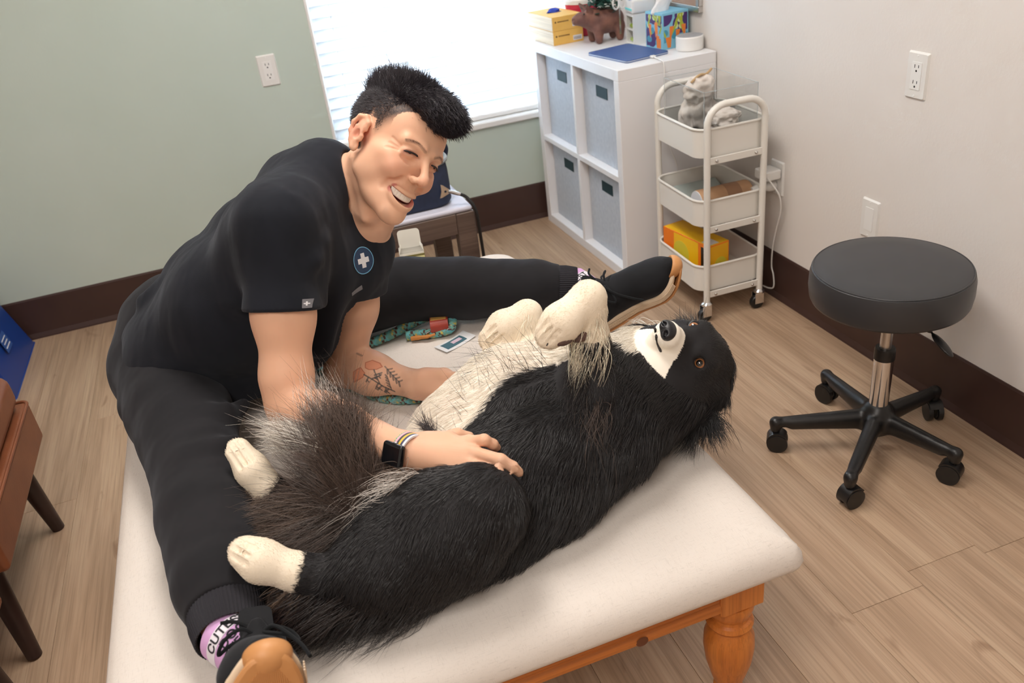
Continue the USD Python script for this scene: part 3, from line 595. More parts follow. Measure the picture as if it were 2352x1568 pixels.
lv = [cone((0.025, -0.02, 0.394), (0.030, -0.092, 0.376), 0.006, 0.006), ell((0.030, -0.136, 0.357), (0.014, 0.036, 0.0065), trimesh.transformations.euler_matrix(0.42, 0.25, 0.08)[:3, :3], k=0.012)]
t.part('lever', sdf_mesh(lv, 0.002), M_BLACKPL, smooth=True)
# ---------------------------------------------------------------- padded pine table
def ring(w0, w1, d0, d1, rad, inset, z, n=10):
    """A rounded rectangle; rad: corner radii (near left, near right, far right, far left)."""
    out = []
    for (cx, cy, a0), r in zip(((w0, d0, 180), (w1, d0, 270), (w1, d1, 0), (w0, d1, 90)), rad):
        sx, sy = (1 if cx == w0 else -1), (1 if cy == d0 else -1); q = max(r-inset, 0.004); o = max(r, inset+0.004)
        for a in np.radians(np.linspace(a0, a0+90, n)): out.append((cx+sx*o+q*math.cos(a), cy+sy*o+q*math.sin(a), z))
    return np.array(out)
def loft(rings, cap=True):
    n = len(rings[0]); V = np.vstack(rings); Fc = []
    for i in range(len(rings)-1):
        for j in range(n):
            j2 = (j+1) % n; A, B = i*n, (i+1)*n; Fc += [(A+j, A+j2, B+j2), (A+j, B+j2, B+j)]
    if cap:
        V = np.vstack([V, rings[0].mean(0), rings[-1].mean(0)])
        for j in range(n):
            j2 = (j+1) % n; Fc += [(len(V)-2, j2, j), (len(V)-1, (len(rings)-1)*n+j, (len(rings)-1)*n+j2)]
    return trimesh.Trimesh(V, Fc, process=False)
TX0, TX1, TY0, TY1, TZ = -0.392, 0.668, 0.802, 2.172, 0.45
M_LINEN = mat('cream_linen', rough=0.8, nodes={
    'g': ('texture_coordinate', {}), 'm1': ('mapping', {'scale': (1000.0, 75.0, 300.0)}), 'm2': ('mapping', {'scale': (75.0, 1000.0, 300.0)}),
    'n1': ('noise_texture', {'scale': 1.0, 'detail': 2.0}), 'n2': ('noise_texture', {'scale': 1.0, 'detail': 2.0}),
    'r1': ('rgb_ramp', {'ramp': [(0.58, (1, 1, 1)), (0.76, (0.86, 0.855, 0.85))]}), 'r2': ('rgb_ramp', {'ramp': [(0.58, (1, 1, 1)), (0.76, (0.86, 0.855, 0.85))]}),
    'x': ('mix_color', {'blend_type': 'multiply', 'fac': 1.0}), 'y': ('mix_color', {'blend_type': 'multiply', 'fac': 1.0, 'a': lin(224, 216, 208)}),
    's': ('math', {'math_type': 'add'}), 'b': ('bump', {'strength': 0.25, 'distance': 0.0006})},
    links=[('g.object', 'm1.vector'), ('g.object', 'm2.vector'), ('m1.vector', 'n1.vector'), ('m2.vector', 'n2.vector'), ('n1.fac', 'r1.fac'), ('n2.fac', 'r2.fac'), ('r1.color', 'x.a'), ('r2.color', 'x.b'),
           ('x.result', 'y.b'), ('y.result', 'p.base_color'), ('n1.fac', 's.value1'), ('n2.fac', 's.value2'), ('s.value', 'b.height'), ('b.normal', 'p.normal')], specular_ior_level=0.25)
t = Thing('padded_table', 'low orange pine table with a thick cream linen padded top', 'table', (0.138, 1.487, 0))
prof = [(0.035, 0.380), (0.012, 0.381), (0.003, 0.388), (0.0, 0.399), (0.0025, 0.413), (0.010, 0.427), (0.024, 0.439), (0.045, 0.4465), (0.075, 0.4495), (0.13, 0.4505), (0.25, 0.4505), (0.40, 0.4505)]
rings = []
for i_, z in prof:
    r = ring(TX0, TX1, TY0, TY1, (0.03, 0.022, 0.085, 0.085), i_, z)
    # sides bow in a little between the pulled corners
    u = (r[:, 1]-TY0)/(TY1-TY0); v = (r[:, 0]-TX0)/(TX1-TX0)
    r[:, 0] -= 0.012*np.sin(np.clip(u, 0, 1)*np.pi)*(v-0.5)*2
    rings.append(r)
dens = []
for a, b in zip(rings[:-1], rings[1:]):
    dens += [a, (a+b)/2]
rings = dens+[rings[-1]]
# resample the outline so that the long sides carry the puckers of the cloth
def resample(r, n=420):
    q = np.vstack([r, r[:1]]); s = np.r_[0, np.cumsum(np.linalg.norm(np.diff(q, axis=0), axis=1))]
    x = np.linspace(0, s[-1], n, endpoint=False); return np.c_[[np.interp(x, s, q[:, k]) for k in range(3)]].T
frac = np.linspace(0, 1, len(rings[0]), endpoint=False)
base_s = None
res = []
for r in rings:
    q = np.vstack([rings[6], rings[6][:1]]); s = np.r_[0, np.cumsum(np.linalg.norm(np.diff(q, axis=0), axis=1))]; s /= s[-1]
    x = np.linspace(0, 1, 480, endpoint=False); rr_ = np.vstack([r, r[:1]]); res.append(np.c_[[np.interp(x, s, rr_[:, k]) for k in range(3)]].T)
for r in res:
    hgt = np.clip((r[:, 2]-0.385)/0.05, 0, 1)*np.clip((0.451-r[:, 2])/0.02, 0, 1)
    corner = np.exp(-((r[:, 0]-TX1)**2+(r[:, 1]-TY0)**2)/0.045**2)
    r[:, 2] += 0.0025*(meshkit.fbm(np.c_[r[:, 0]*22, r[:, 1]*22, r[:, 2]*30], 3, 2)-0.5)*hgt + corner*0.004*(meshkit.noise(r*160, 4)-0.5)
    r[:, 0] += corner*0.006*(meshkit.noise(r*90, 6)-0.5); r[:, 1] += corner*0.006*(meshkit.noise(r*90, 7)-0.5)
cush = loft(res)
t.part('cushion', cush, M_LINEN, smooth=50, world=True)
def apron(along, a0, a1, face, sgn):
    """A rail with a bead along its lower edge; face: where its outside stands."""
    pr = [(0, 0.383), (0, 0.334), (0.004, 0.331), (0.004, 0.326), (0.002, 0.323), (0.006, 0.320), (0.009, 0.313), (0.008, 0.305), (0.003, 0.300), (-0.016, 0.300), (-0.020, 0.305), (-0.020, 0.383)]
    m = prism(pr, a1-a0); V = np.array(m.vertices)
    V = np.c_[a0+V[:, 2], face+sgn*V[:, 0], V[:, 1]] if along == 'x' else np.c_[face+sgn*V[:, 0], a0+V[:, 2], V[:, 1]]
    m = trimesh.Trimesh(V, m.faces); m.fix_normals(); return m
LX, LY = (-0.304, 0.580), (0.884, 2.090)
for lx in LX:
    for ly in LY:
        blk = box(lx-0.041, lx+0.041, ly-0.041, ly+0.041, 0.292, 0.383, 0.004)
        pr = [(0.0, 0.0), (0.024, 0.0), (0.029, 0.012), (0.032, 0.03), (0.027, 0.045), (0.022, 0.055), (0.026, 0.062), (0.026, 0.070), (0.022, 0.076), (0.030, 0.10), (0.040, 0.14), (0.044, 0.175), (0.043, 0.20), (0.036, 0.222), (0.033, 0.228), (0.038, 0.232), (0.041, 0.238), (0.038, 0.246), (0.033, 0.249), (0.032, 0.254), (0.037, 0.262), (0.0405, 0.275), (0.041, 0.284), (0.039, 0.290), (0.041, 0.293), (0.0, 0.296)]
        lg = tm(m3.Manifold.revolve(m3.CrossSection([np.array(pr+[(0.0, 0.296)])[:-1].tolist()]), 48)) if False else lathe(pr[1:], 48)
        t.part('leg', cat(blk, moved(lg, (lx, ly, 0))), M_PINE_V, smooth=35, world=True)
t.part('apron', apron('x', LX[0]+0.041, LX[1]-0.041, LY[0]-0.031, -1), M_PINE, smooth=30, world=True)
t.part('apron', apron('x', LX[0]+0.041, LX[1]-0.041, LY[1]+0.031, 1), M_PINE, smooth=30, world=True)
M_PINE_Y = wood('orange_pine_side', lin(176, 98, 36), lin(202, 120, 50), lin(214, 136, 66), 1, 1.0, 0.3, bump=0.05)
t.part('apron', apron('y', LY[0]+0.041, LY[1]-0.041, LX[0]-0.031, -1), M_PINE_Y, smooth=30, world=True)
t.part('apron', apron('y', LY[0]+0.041, LY[1]-0.041, LX[1]+0.031, 1), M_PINE_Y, smooth=30, world=True)
kn = tm(m3.Manifold.sphere(0.010, 20)); kn.vertices[:, 1] *= 0.12; kn.vertices[:, 0] *= 1.1
t.part('knot', moved(kn, (0.396, 0.8445, 0.3105)), mat('pine_knot', lin(104, 56, 30), 0.4), world=True, label='dark round knot in the front rail')

# ---------------------------------------------------------------- what lies on the table
t = Thing('carton', 'small open white and pale yellow carton standing at the back of the table', 'box', (0.338, 2.150, TZ+0.001), -10)
M_CARD = mat('white_card', lin(232, 228, 216), 0.6); M_PALEY = mat('pale_yellow_card', lin(232, 226, 164), 0.6)
bw, bd, bh = 0.068, 0.050, 0.052
for n_, b_ in (('side', (0, bw, 0, 0.0008)), ('side', (0, bw, bd-0.0008, bd)), ('side', (0, 0.0008, 0, bd)), ('side', (bw-0.0008, bw, 0, bd))): t.part(n_, box(*b_, 0, bh), M_CARD, smooth=False)
t.part('base', box(0, bw, 0, bd, 0, 0.001), M_CARD, smooth=False)
t.part('yellow_band', cat(box(-0.0003, bw+0.0003, -0.0004, 0, 0, bh-0.006), box(bw, bw+0.0004, -0.0003, bd, 0, bh-0.006)), M_PALEY, smooth=False)
t.part('olive_stripe', cat(box(-0.0004, bw+0.0005, -0.0007, -0.0003, bh-0.012, bh-0.006), box(bw+0.0003, bw+0.0007, -0.0003, bd, bh-0.012, bh-0.006)), mat('olive', lin(116, 108, 52), 0.6), smooth=False)
t.part('sun_mark', stand(prism(Point(0, 0).buffer(0.006), 0.0003), (0.012, -0.0005, 0.026), (1, 0, 0), (0, 0, 1)), mat('pale_orange', lin(240, 196, 84), 0.6), smooth=False)
t.part('print', cat(*[box(0.030+0.0045*q, 0.033+0.0045*q, -0.0007, -0.0004, 0.014, 0.017) for q in range(6)], box(0.014, 0.060, -0.0007, -0.0004, 0.006, 0.008)), M_GREYINK, smooth=False)
fp = prism(rrect(0.062, 0.052, 0.010), 0.0007)
t.part('flap', stand(fp, (bw/2, bd-0.001, bh+0.024), (1, 0, 0), (0, 0.12, 1)), M_CARD, smooth=False)
for s_, x in ((1, 0.0005), (-1, bw-0.0005)): t.part('side_flap', stand(prism([(0, 0), (0.046, 0), (0.036, 0.016), (0.008, 0.016)], 0.0006), (x, 0.002, bh), (0, 1, 0), (0.45*s_, 0, 1)), M_CARD, smooth=False)
t.part('insert', box(0.004, bw-0.004, 0.004, bd-0.004, 0.03, 0.032), M_LBL, smooth=False)

t = Thing('wipe_packet', 'small white foil packet with a teal label lying on the linen', 'packet', (0.354, 1.684, TZ+0.0012), 26)
gx, gy = np.meshgrid(np.linspace(-0.046, 0.046, 24), np.linspace(-0.022, 0.022, 12), indexing='ij')
def sheet(gx, gy, z, th):
    n, m = gx.shape; V = np.vstack([np.c_[gx.ravel(), gy.ravel(), z.ravel()+th], np.c_[gx.ravel(), gy.ravel(), z.ravel()]]); Fc = []; N = n*m
    for i in range(n-1):
        for j in range(m-1):
            a, b, c, d = i*m+j, (i+1)*m+j, (i+1)*m+j+1, i*m+j+1; Fc += [(a, b, c), (a, c, d), (N+a, N+c, N+b), (N+a, N+d, N+c)]
    for i in range(n-1):
        for j in (0, m-1):
            a, b = i*m+j, (i+1)*m+j; Fc += [(a, N+a, b), (b, N+a, N+b)] if j == 0 else [(a, b, N+a), (b, N+b, N+a)]
    for j in range(m-1):
        for i in (0, n-1):
            a, b = i*m+j, i*m+j+1; Fc += [(a, b, N+a), (b, N+b, N+a)] if i == 0 else [(a, N+a, b), (b, N+a, N+b)]
    return trimesh.Trimesh(V, Fc, process=False)
pz = 0.0035*np.clip(1-(gx/0.04)**2, 0, 1)*np.clip(1-(gy/0.018)**2, 0, 1)+0.004*(gx/0.046)**2
t.part('foil', sheet(gx, gy, pz, 0.0006), mat('white_foil', lin(232, 234, 236), 0.3), smooth=60)
sub = (slice(3, 19), slice(2, 10)); t.part('label', sheet(gx[sub], gy[sub], pz[sub]+0.0007, 0.0002), mat('teal_print', lin(72, 110, 124), 0.4), smooth=60)
sub = (slice(9, 17), slice(4, 8)); t.part('label_stripe', sheet(gx[sub], gy[sub], pz[sub]+0.00095, 0.0002), mat('pink_print', lin(214, 190, 206), 0.4), smooth=60)

M_ROPE = mat('woven_rope', rough=0.75, nodes={'a': ('attribute', {'attribute': 'tint'}), 'g': ('texture_coordinate', {}), 'n': ('noise_texture', {'scale': 900.0}), 'b': ('bump', {'strength': 0.5, 'distance': 0.001})},
             links=[('a.color', 'p.base_color'), ('g.object', 'n.vector'), ('n.fac', 'b.height'), ('b.normal', 'p.normal')])
def rope(path, r):
    P = smooth_path(path, 30); s = np.r_[0, np.cumsum(np.linalg.norm(np.diff(P, axis=0), axis=1))]
    k = np.arange(0, s[-1], 0.0016); P = np.c_[[np.interp(k, s, P[:, i]) for i in range(3)]].T; n = 24
    m = tube(P, r, n); V = np.array(m.vertices); ii = np.r_[np.repeat(np.arange(len(P)), n), 0, len(P)-1]; jj = np.r_[np.tile(np.arange(n), len(P)), 0, 0]
    a = (k[ii]/0.0052).astype(int); b = (jj+3*(a % 2)) % n; b2 = (jj//3)
    col = np.tile(np.array(lin(112, 168, 158)), (len(V), 1))
    zig = (k[ii]/0.030 + np.abs(((jj/n*2) % 1)-0.5)*1.0) % 1
    col[(zig > 0.62) & ((a+b2) % 2 == 0)] = lin(84, 50, 44)
    col[(zig > 0.40) & (zig < 0.60) & ((a+b2) % 3 == 0)] = lin(206, 182, 84)
    col[(zig < 0.18)] = lin(104, 184, 192)
    # woven strands stand proud of the joints
    V[:-2] += 0.0006*np.where(((a+b2) % 2 == 0), 1, -0.4)[:-2, None]*(V[:-2]-P[ii[:-2]])/r
    return trimesh.Trimesh(V, m.faces, process=False), col
t = Thing('rope_leash', 'teal and brown woven rope leash with a red leather keeper on the table', 'leash', (0.2, 1.6, TZ))
R_ = 0.0112; zr = TZ+R_+0.001
m, c = rope([(0.02, 1.78, zr), (0.052, 1.70, zr), (0.080, 1.626, zr), (0.111, 1.571, zr), (0.148, 1.521, zr), (0.188, 1.490, zr), (0.232, 1.478, zr), (0.270, 1.482, zr), (0.33, 1.485, zr), (0.40, 1.47, zr)], R_)
t.part('rope', m, M_ROPE, world=True, colors=c)
m, c = rope([(0.02, 1.78, zr), (0.09, 1.80, zr), (0.15, 1.772, zr), (0.189, 1.772, zr+0.001), (0.226, 1.778, zr+0.004), (0.273, 1.786, zr+0.012), (0.323, 1.785, zr+0.022), (0.358, 1.768, zr+0.023), (0.368, 1.744, zr+0.016), (0.354, 1.724, zr+0.007), (0.318, 1.734, zr+0.001), (0.285, 1.750, zr), (0.255, 1.758, zr)], R_)
t.part('rope', m, M_ROPE, world=True, colors=c)
kp = np.array([0.338, 1.752, zr+0.016]); ax_ = np.array([0.045, -0.012, 0.0]); ax_ /= np.linalg.norm(ax_)
M_RED = noisy('red_leather', lin(150, 52, 40), lin(166, 62, 46), 40, 0.5, 0.2, 300)
sec = prism(rrect(0.066, 0.034, 0.014), 0.042)      # flattened sleeve round both ropes
t.part('keeper', stand(moved(sec, (0, 0, -0.02)), kp, np.cross([0, 0, 1.0], ax_), (0, 0, 1)), M_RED, smooth=30, world=True)
t.part('keeper_stripe', stand(moved(prism(rrect(0.0665, 0.0345, 0.014).intersection(Polygon([(-0.02, 0.002), (0.018, 0.002), (0.018, 0.03), (-0.02, 0.03)])), 0.036), (0, 0, -0.018)), kp+np.array([0, 0, 0.0004]), np.cross([0, 0, 1.0], ax_), (0, 0, 1)), mat('yellow_webbing', lin(204, 158, 84), 0.7), smooth=False, world=True)
rg = [kp+np.array([0.012, -0.034, -0.006])+0.0085*np.array([math.cos(a)*0.8, -0.5-0.5*math.sin(a), math.sin(a)*0.7]) for a in np.linspace(0, 2*math.pi, 24, endpoint=False)]
t.part('ring', tube(rg, 0.0011, 8, True), M_STEEL, world=True)
t.part('snap', tube(smooth_path([(0.318, 1.722, zr+0.004), (0.300, 1.724, zr+0.002), (0.282, 1.734, zr), (0.264, 1.742, zr-0.002)], 6), [0.0032]*6+[0.0045]*6+[0.0055]*7, 10), mat('orange_whipping', lin(196, 128, 60), 0.6), world=True)
t.part('snap_bolt', tube([(0.330, 1.735, zr+0.012), (0.298, 1.728, zr+0.008)], 0.003, 10), M_CHROME, world=True)

# ---------------------------------------------------------------- bench with a bag behind the table
t = Thing('side_bench', 'dark grey-brown wooden bench with a pale pad behind the table', 'bench', (0.40, 2.73, 0))
b0, b1, f0, f1 = 0.06, 0.662, 2.512, 2.95
for lx in (b0, b1-0.062):
    for ly in (f0, f1-0.05): t.part('leg', box(lx, lx+0.062, ly, ly+0.05, 0, 0.442, 0.003), M_GREYWOOD, smooth=False, world=True)
t.part('rail', box(b0+0.062, b1-0.062, f0+0.003, f0+0.025, 0.372, 0.442, 0.002), M_GREYWOOD, smooth=False, world=True)
t.part('rail', box(b0+0.062, b1-0.062, f1-0.025, f1-0.003, 0.372, 0.442, 0.002), M_GREYWOOD, smooth=False, world=True)
for x in (b0+0.01, b1-0.032): t.part('side_rail', box(x, x+0.022, f0+0.05, f1-0.05, 0.372, 0.442, 0.002), M_GREYWOOD, smooth=False, world=True)
t.part('seat_pad', rbox(b0+0.002, b1-0.004, f0+0.002, f1, 0.4425, 0.4605, 0.008, 12), mat('pale_lavender_vinyl', lin(206, 206, 220), 0.5), smooth=40, world=True)
# bag
M_NAVY = noisy('navy_canvas', lin(32, 42, 66), lin(38, 49, 76), 60, 0.7, 0.3, 900, 0.0006)
M_PIPE = mat('grey_piping', lin(150, 156, 158), 0.6)
t = Thing('tote_bag', 'navy canvas bag with a grey piped rim standing on the bench', 'bag', (0.45, 2.69, 0.461))
rg_ = []
for z, gr, dx in ((0.461, -0.012, 0), (0.464, -0.002, 0), (0.475, 0.003, 0), (0.52, 0.004, 0), (0.57, 0.0, 0.004), (0.600, -0.006, 0.008)):
    rg_.append(ring(0.25-gr, 0.612+gr+dx, 2.552-gr, 2.80+gr, (0.06, 0.06, 0.06, 0.06), 0, z, 8))
t.part('body', loft(rg_), M_NAVY, smooth=60, world=True)
t.part('rim', tube(ring(0.254, 0.616, 2.556, 2.80, (0.07,)*4, 0, 0.604, 8), 0.0095, 10, True), M_PIPE, world=True)
t.part('zip', tube(ring(0.266, 0.604, 2.568, 2.788, (0.06,)*4, 0, 0.610, 8), 0.004, 8, True), mat('zip_grey', lin(104, 112, 122), 0.5), world=True)
t.part('lid', loft([ring(0.266, 0.604, 2.568, 2.788, (0.06,)*4, q, z, 8) for q, z in ((0.0, 0.606), (0.02, 0.613), (0.06, 0.618), (0.11, 0.619))]), mat('pale_blue_canvas', lin(150, 164, 192), 0.7), smooth=60, world=True)
t.part('rim_piping', tube(ring(0.258, 0.612, 2.560, 2.796, (0.066,)*4, 0, 0.617, 8), 0.0045, 8, True), M_PIPE, world=True)
t.part('strap_tab', tube(smooth_path([(0.614, 2.70, 0.548), (0.632, 2.70, 0.575), (0.640, 2.69, 0.606), (0.630, 2.68, 0.628), (0.610, 2.68, 0.625)], 8), 0.010, 8), M_NAVY, world=True)
t.part('snap_button', stand(lathe([(0.007, 0), (0.007, 0.003), (0.004, 0.005)], 16), (0.528, 2.548, 0.532), (1, 0, 0), (0, 0, 1)), M_STEEL, world=True)
t.part('loop', stand(prism(Polygon([(0, -0.022), (0.008, -0.02), (0.03, -0.006), (0.03, 0.006), (0.008, 0.02), (0, 0.022), (0.004, 0)]).difference(Point(0.017, 0).buffer(0.004)), 0.003), (0.566, 2.538, 0.520), (1, 0, -0.2), (0.2, 0, 1)), mat('pale_gold', (0.78, 0.70, 0.60), 0.3, metallic=1.0), smooth=False, world=True)
t = Thing('clip_leash', 'silver clip and black strap hanging from the bag over the bench corner', 'leash', (0.62, 2.50, 0.46))
t.part('clip', cat(tube([(0.592, 2.534, 0.516), (0.606, 2.532, 0.510), (0.622, 2.53, 0.502), (0.640, 2.525, 0.494)], [0.005, 0.007, 0.006, 0.003], 10)), M_CHROME, world=True)
t.part('strap', tube(smooth_path([(0.628, 2.528, 0.500), (0.645, 2.522, 0.488), (0.660, 2.508, 0.462), (0.6665, 2.502, 0.43), (0.668, 2.502, 0.38), (0.670, 2.504, 0.30), (0.672, 2.506, 0.18), (0.673, 2.508, 0.06), (0.674, 2.49, 0.008), (0.69, 2.44, 0.006)], 8), 0.0055, 8), M_BLACKPL, world=True)

# ---------------------------------------------------------------- leather chairs and the blue bin on the left
M_LEATHER = noisy('brown_leather', lin(120, 68, 42), lin(136, 80, 50), 14, 0.42, 0.25, 180, 0.001)
M_LEGWOOD = noisy('dark_leg_wood', lin(44, 26, 26), lin(54, 32, 30), 20, 0.4)
def leather_chair(label, x1, y1, ln_=0.53):
    """Front right corner of the seat base at (x1, y1)."""
    t = Thing('leather_chair', label, 'chair', (x1-0.27, y1-ln_/2, 0), group='brown leather chairs on the left')
    w = ln_/2; a = 0.27
    t.part('base', rbox(-a, a, -w, w, 0.262, 0.372, 0.012, 16), M_LEATHER, smooth=40)
    t.part('piping', tube(ring(-a, a, -w, w, (0.02,)*4, 0, 0.372, 5), 0.004, 8, True), M_LEATHER)
    t.part('seat_cushion', rbox(-a+0.02, a-0.012, -w+0.008, w-0.008, 0.373, 0.470, 0.032, 20), M_LEATHER, smooth=60)
    t.part('backrest', rotated(rbox(-a-0.02, -a+0.10, -w, w, 0.37, 0.86, 0.04, 20), (0, 1, 0), -10, (-a, 0, 0.4)), M_LEATHER, smooth=60)
    for sx_ in (-1, 1):
        for sy in (-1, 1):
            tx, ty, bx_, by = sx_*(a-0.07), sy*(w-0.075), sx_*(a-0.055), sy*(w-0.035)
            t.part('leg', tube([(tx, ty, 0.265), ((tx+bx_)/2, (ty+by)/2, 0.13), (bx_, by, 0.002)], [0.026, 0.021, 0.016], 20), M_LEGWOOD, smooth=40)
    return t
leather_chair('brown leather chair with dark tapered legs nearest the blue bin', -0.655, 2.115)
leather_chair('brown leather chair with only its corner in view at the bottom left', -0.655, 1.500)
t = Thing('blue_bin', 'blue plastic bin with a small label standing by the green wall', 'bin', (-1.12, 3.14, 0), 0)
t.part('body', loft([ring(-0.19-q, 0.19+q, -0.24-q, 0.24+q, (0.02,)*4, 0, z, 4) for q, z in ((0.0, 0.0), (-0.004, 0.002), (-0.04, 0.17), (-0.075, 0.335), (-0.078, 0.34))]), mat('blue_plastic', lin(20, 62, 140), 0.35), smooth=40)
t.part('label', stand(prism(rrect(0.08, 0.06, 0.004), 0.001), (0.168, -0.02, 0.13), (0, 1, 0), (-0.24, 0, 1)), mat('label_blue', lin(52, 90, 160), 0.4), smooth=False)
t.part('label_print', cat(*[stand(prism(rrect(0.06-0.01*(q % 2), 0.004, 0.001), 0.0008), (0.1685-0.0036*q+0.004, -0.02, 0.115+0.014*q), (0, 1, 0), (-0.24, 0, 1)) for q in range(4)]), M_LBL, smooth=False)
# ---------------------------------------------------------------- the person
HR = np.array([[-0.65704, 0.37200, 0.65568], [-0.36506, -0.91799, 0.15501], [0.65957, -0.13751, 0.73896]])   # columns: right, forward, up of the head
HP = np.array([0.2594, 1.5161, 0.9654])
def H(*p): return HP+HR@np.array(p, float)
def hc(a, b, ra, rb, op='u', k=0.01): return cone(H(*a), H(*b), ra, rb, op, k)
def he(c, r, op='u', k=0.01, rot=None): return ell(H(*c), r, HR if rot is None else HR@rot, op, k)
def rx(a): return trimesh.transformations.rotation_matrix(math.radians(a), (1, 0, 0))[:3, :3]
def rz(a): return trimesh.transformations.rotation_matrix(math.radians(a), (0, 0, 1))[:3, :3]
def both(fn): return [q for s in (1, -1) for q in (lambda r: r if isinstance(r, list) else [r])(fn(s))]
MX = np.linspace(-1, 1, 15)                      # the mouth, from corner to corner
mz = lambda u: -0.0665+0.0115*u*u
mh = lambda u: 0.0082*np.clip(1-u*u, 0, 1)**0.6
my = lambda u: 0.0965-0.0215*u*u
MW = 0.0325
head = [he((0, -0.014, 0.045), (0.0735, 0.092, 0.080)), he((0, 0.026, 0.046), (0.060, 0.058, 0.050), k=0.03), he((0, 0.034, -0.012), (0.0545, 0.055, 0.058), k=0.03)]
head += both(lambda s: [hc((s*0.045, 0.004, -0.050), (s*0.014, 0.074, -0.096), 0.0175, 0.0145, k=0.028), he((s*0.051, 0.046, -0.008), (0.014, 0.024, 0.012), k=0.020)])
head += [he((0, 0.044, -0.060), (0.038, 0.044, 0.040), k=0.022), he((0, 0.080, -0.0985), (0.0165, 0.0155, 0.0145), k=0.018), he((0, 0.030, -0.075), (0.030, 0.05, 0.022), k=0.03)]
head += both(lambda s: he((s*0.0475, 0.028, -0.032), (0.0165, 0.030, 0.028), k=0.02))
head += both(lambda s: he((s*0.036, 0.0725, -0.024), (0.0180, 0.0150, 0.0165), k=0.020))
head += both(lambda s: hc((s*0.012, 0.0885, 0.026), (s*0.042, 0.0745, 0.029), 0.0075, 0.0075, k=0.014))
head += both(lambda s: he((s*0.0305, 0.0975, 0.0105), (0.0165, 0.0125, 0.0085), 's', 0.010))
head += [hc((0, 0.0900, 0.018), (0, 0.1115, -0.016), 0.0062, 0.0076, k=0.011), he((0, 0.1125, -0.0225), (0.0098, 0.0105, 0.0088), k=0.008)]
head += both(lambda s: [he((s*0.0115, 0.1000, -0.0272), (0.0064, 0.0100, 0.0070), k=0.006), he((s*0.0068, 0.1075, -0.0345), (0.0038, 0.0055, 0.003), 's', 0.003)])
head += both(lambda s: he((s*0.0305, 0.0772, 0.0105), (0.0150, 0.0122, 0.0100), k=0.005))

def snap(p, d, prims):
    """The surface of the face below p, looking along -d (head frame)."""
    d = np.array(d, float)/np.linalg.norm(d); t = np.linspace(0.03, -0.03, 241); Q = np.array(p)+t[:, None]*d
    W = (HP+Q@HR.T)[None].astype(f4); D = evaluate(prims, W, W.mean(1).astype(float), 0.05)[0]; i = np.argmax(D < 0); return Q[i]
face0 = list(head)
MP = np.array([snap((MW*u, 0.085, mz(u)), (0.55*u, 1, 0), face0) for u in MX])              # the mouth line on the face
MPs = lambda u, k: np.interp(u, MX, MP[:, k])
MN = lambda u: np.array([0.55*u, 1, 0])/math.hypot(0.55*u, 1)
lipU = [tuple(snap((MW*u, 0.085, mz(u)+mh(u)+0.0026), (0.5*u, 1, 0), face0)+MN(u)*-0.0004) for u in MX]; lipL = [tuple(snap((MW*u, 0.085, mz(u)-mh(u)-0.0034), (0.5*u, 1, 0), face0)+MN(u)*-0.0010) for u in MX]
for i, u in enumerate(MX[:-1]):
    e0, e1 = 1-0.6*MX[i]**4, 1-0.6*MX[i+1]**4
    head.append(hc(lipU[i], lipU[i+1], 0.0034*e0, 0.0034*e1, k=0.006)); head.append(hc(lipL[i], lipL[i+1], 0.0050*e0, 0.0050*e1, k=0.007))
for i, u in enumerate(MX[:-1]):
    for o in (0.007, 0.0, -0.006): head.append(hc(MP[i]+MN(MX[i])*o, MP[i+1]+MN(MX[i+1])*o, max(mh(MX[i]), 0.0006), max(mh(MX[i+1]), 0.0006), 's', 0.002))
# the slits of the laughing eyes
EU = np.linspace(-1, 1, 9)
slit = lambda s, u: (s*(0.0305+0.0138*u), 0.0893-0.0035*u*u-0.0035*u, 0.0092+0.0022*(1-u*u)-0.0012*u)
for s in (1, -1):
    for a, b in zip(EU[:-1], EU[1:]): head.append(hc(slit(s, a), slit(s, b), 0.0029*(1-abs(a)**3)+0.0004, 0.0029*(1-abs(b)**3)+0.0004, 's', 0.002))
base_head = list(head)
head += both(lambda s: chain([H(*snap(q, (s*0.4, 1, 0), base_head)) for q in ((s*0.0165, 0.1, -0.031), (s*0.026, 0.09, -0.038), (s*0.036, 0.08, -0.050), (s*0.039, 0.07, -0.062))], [0.0008, 0.0014, 0.0014, 0.0006], 's', 0.011))
def crease(pts, d, r, k):
    Q = smooth_path(pts, 4); return chain([H(*snap(q, d, base_head)) for q in Q], r*np.sin(np.linspace(0.15, 2.99, len(Q)))+0.0002, 's', k)
head += both(lambda s: crease([(s*0.018, 0.088, -0.0005), (s*0.030, 0.085, -0.0045), (s*0.042, 0.078, -0.001)], (s*0.35, 1, 0), 0.0009, 0.006))
for z0, z1 in ((0.014, 0.020), (0.0095, 0.0095), (0.0055, 0.0005)):
    for s in (1, -1): head.append(hc(snap((s*0.046, 0.070, z0), (s*0.8, 0.6, 0), base_head), snap((s*0.058, 0.055, z1), (s*0.9, 0.4, 0), base_head), 0.0006, 0.0003, 's', 0.0045))
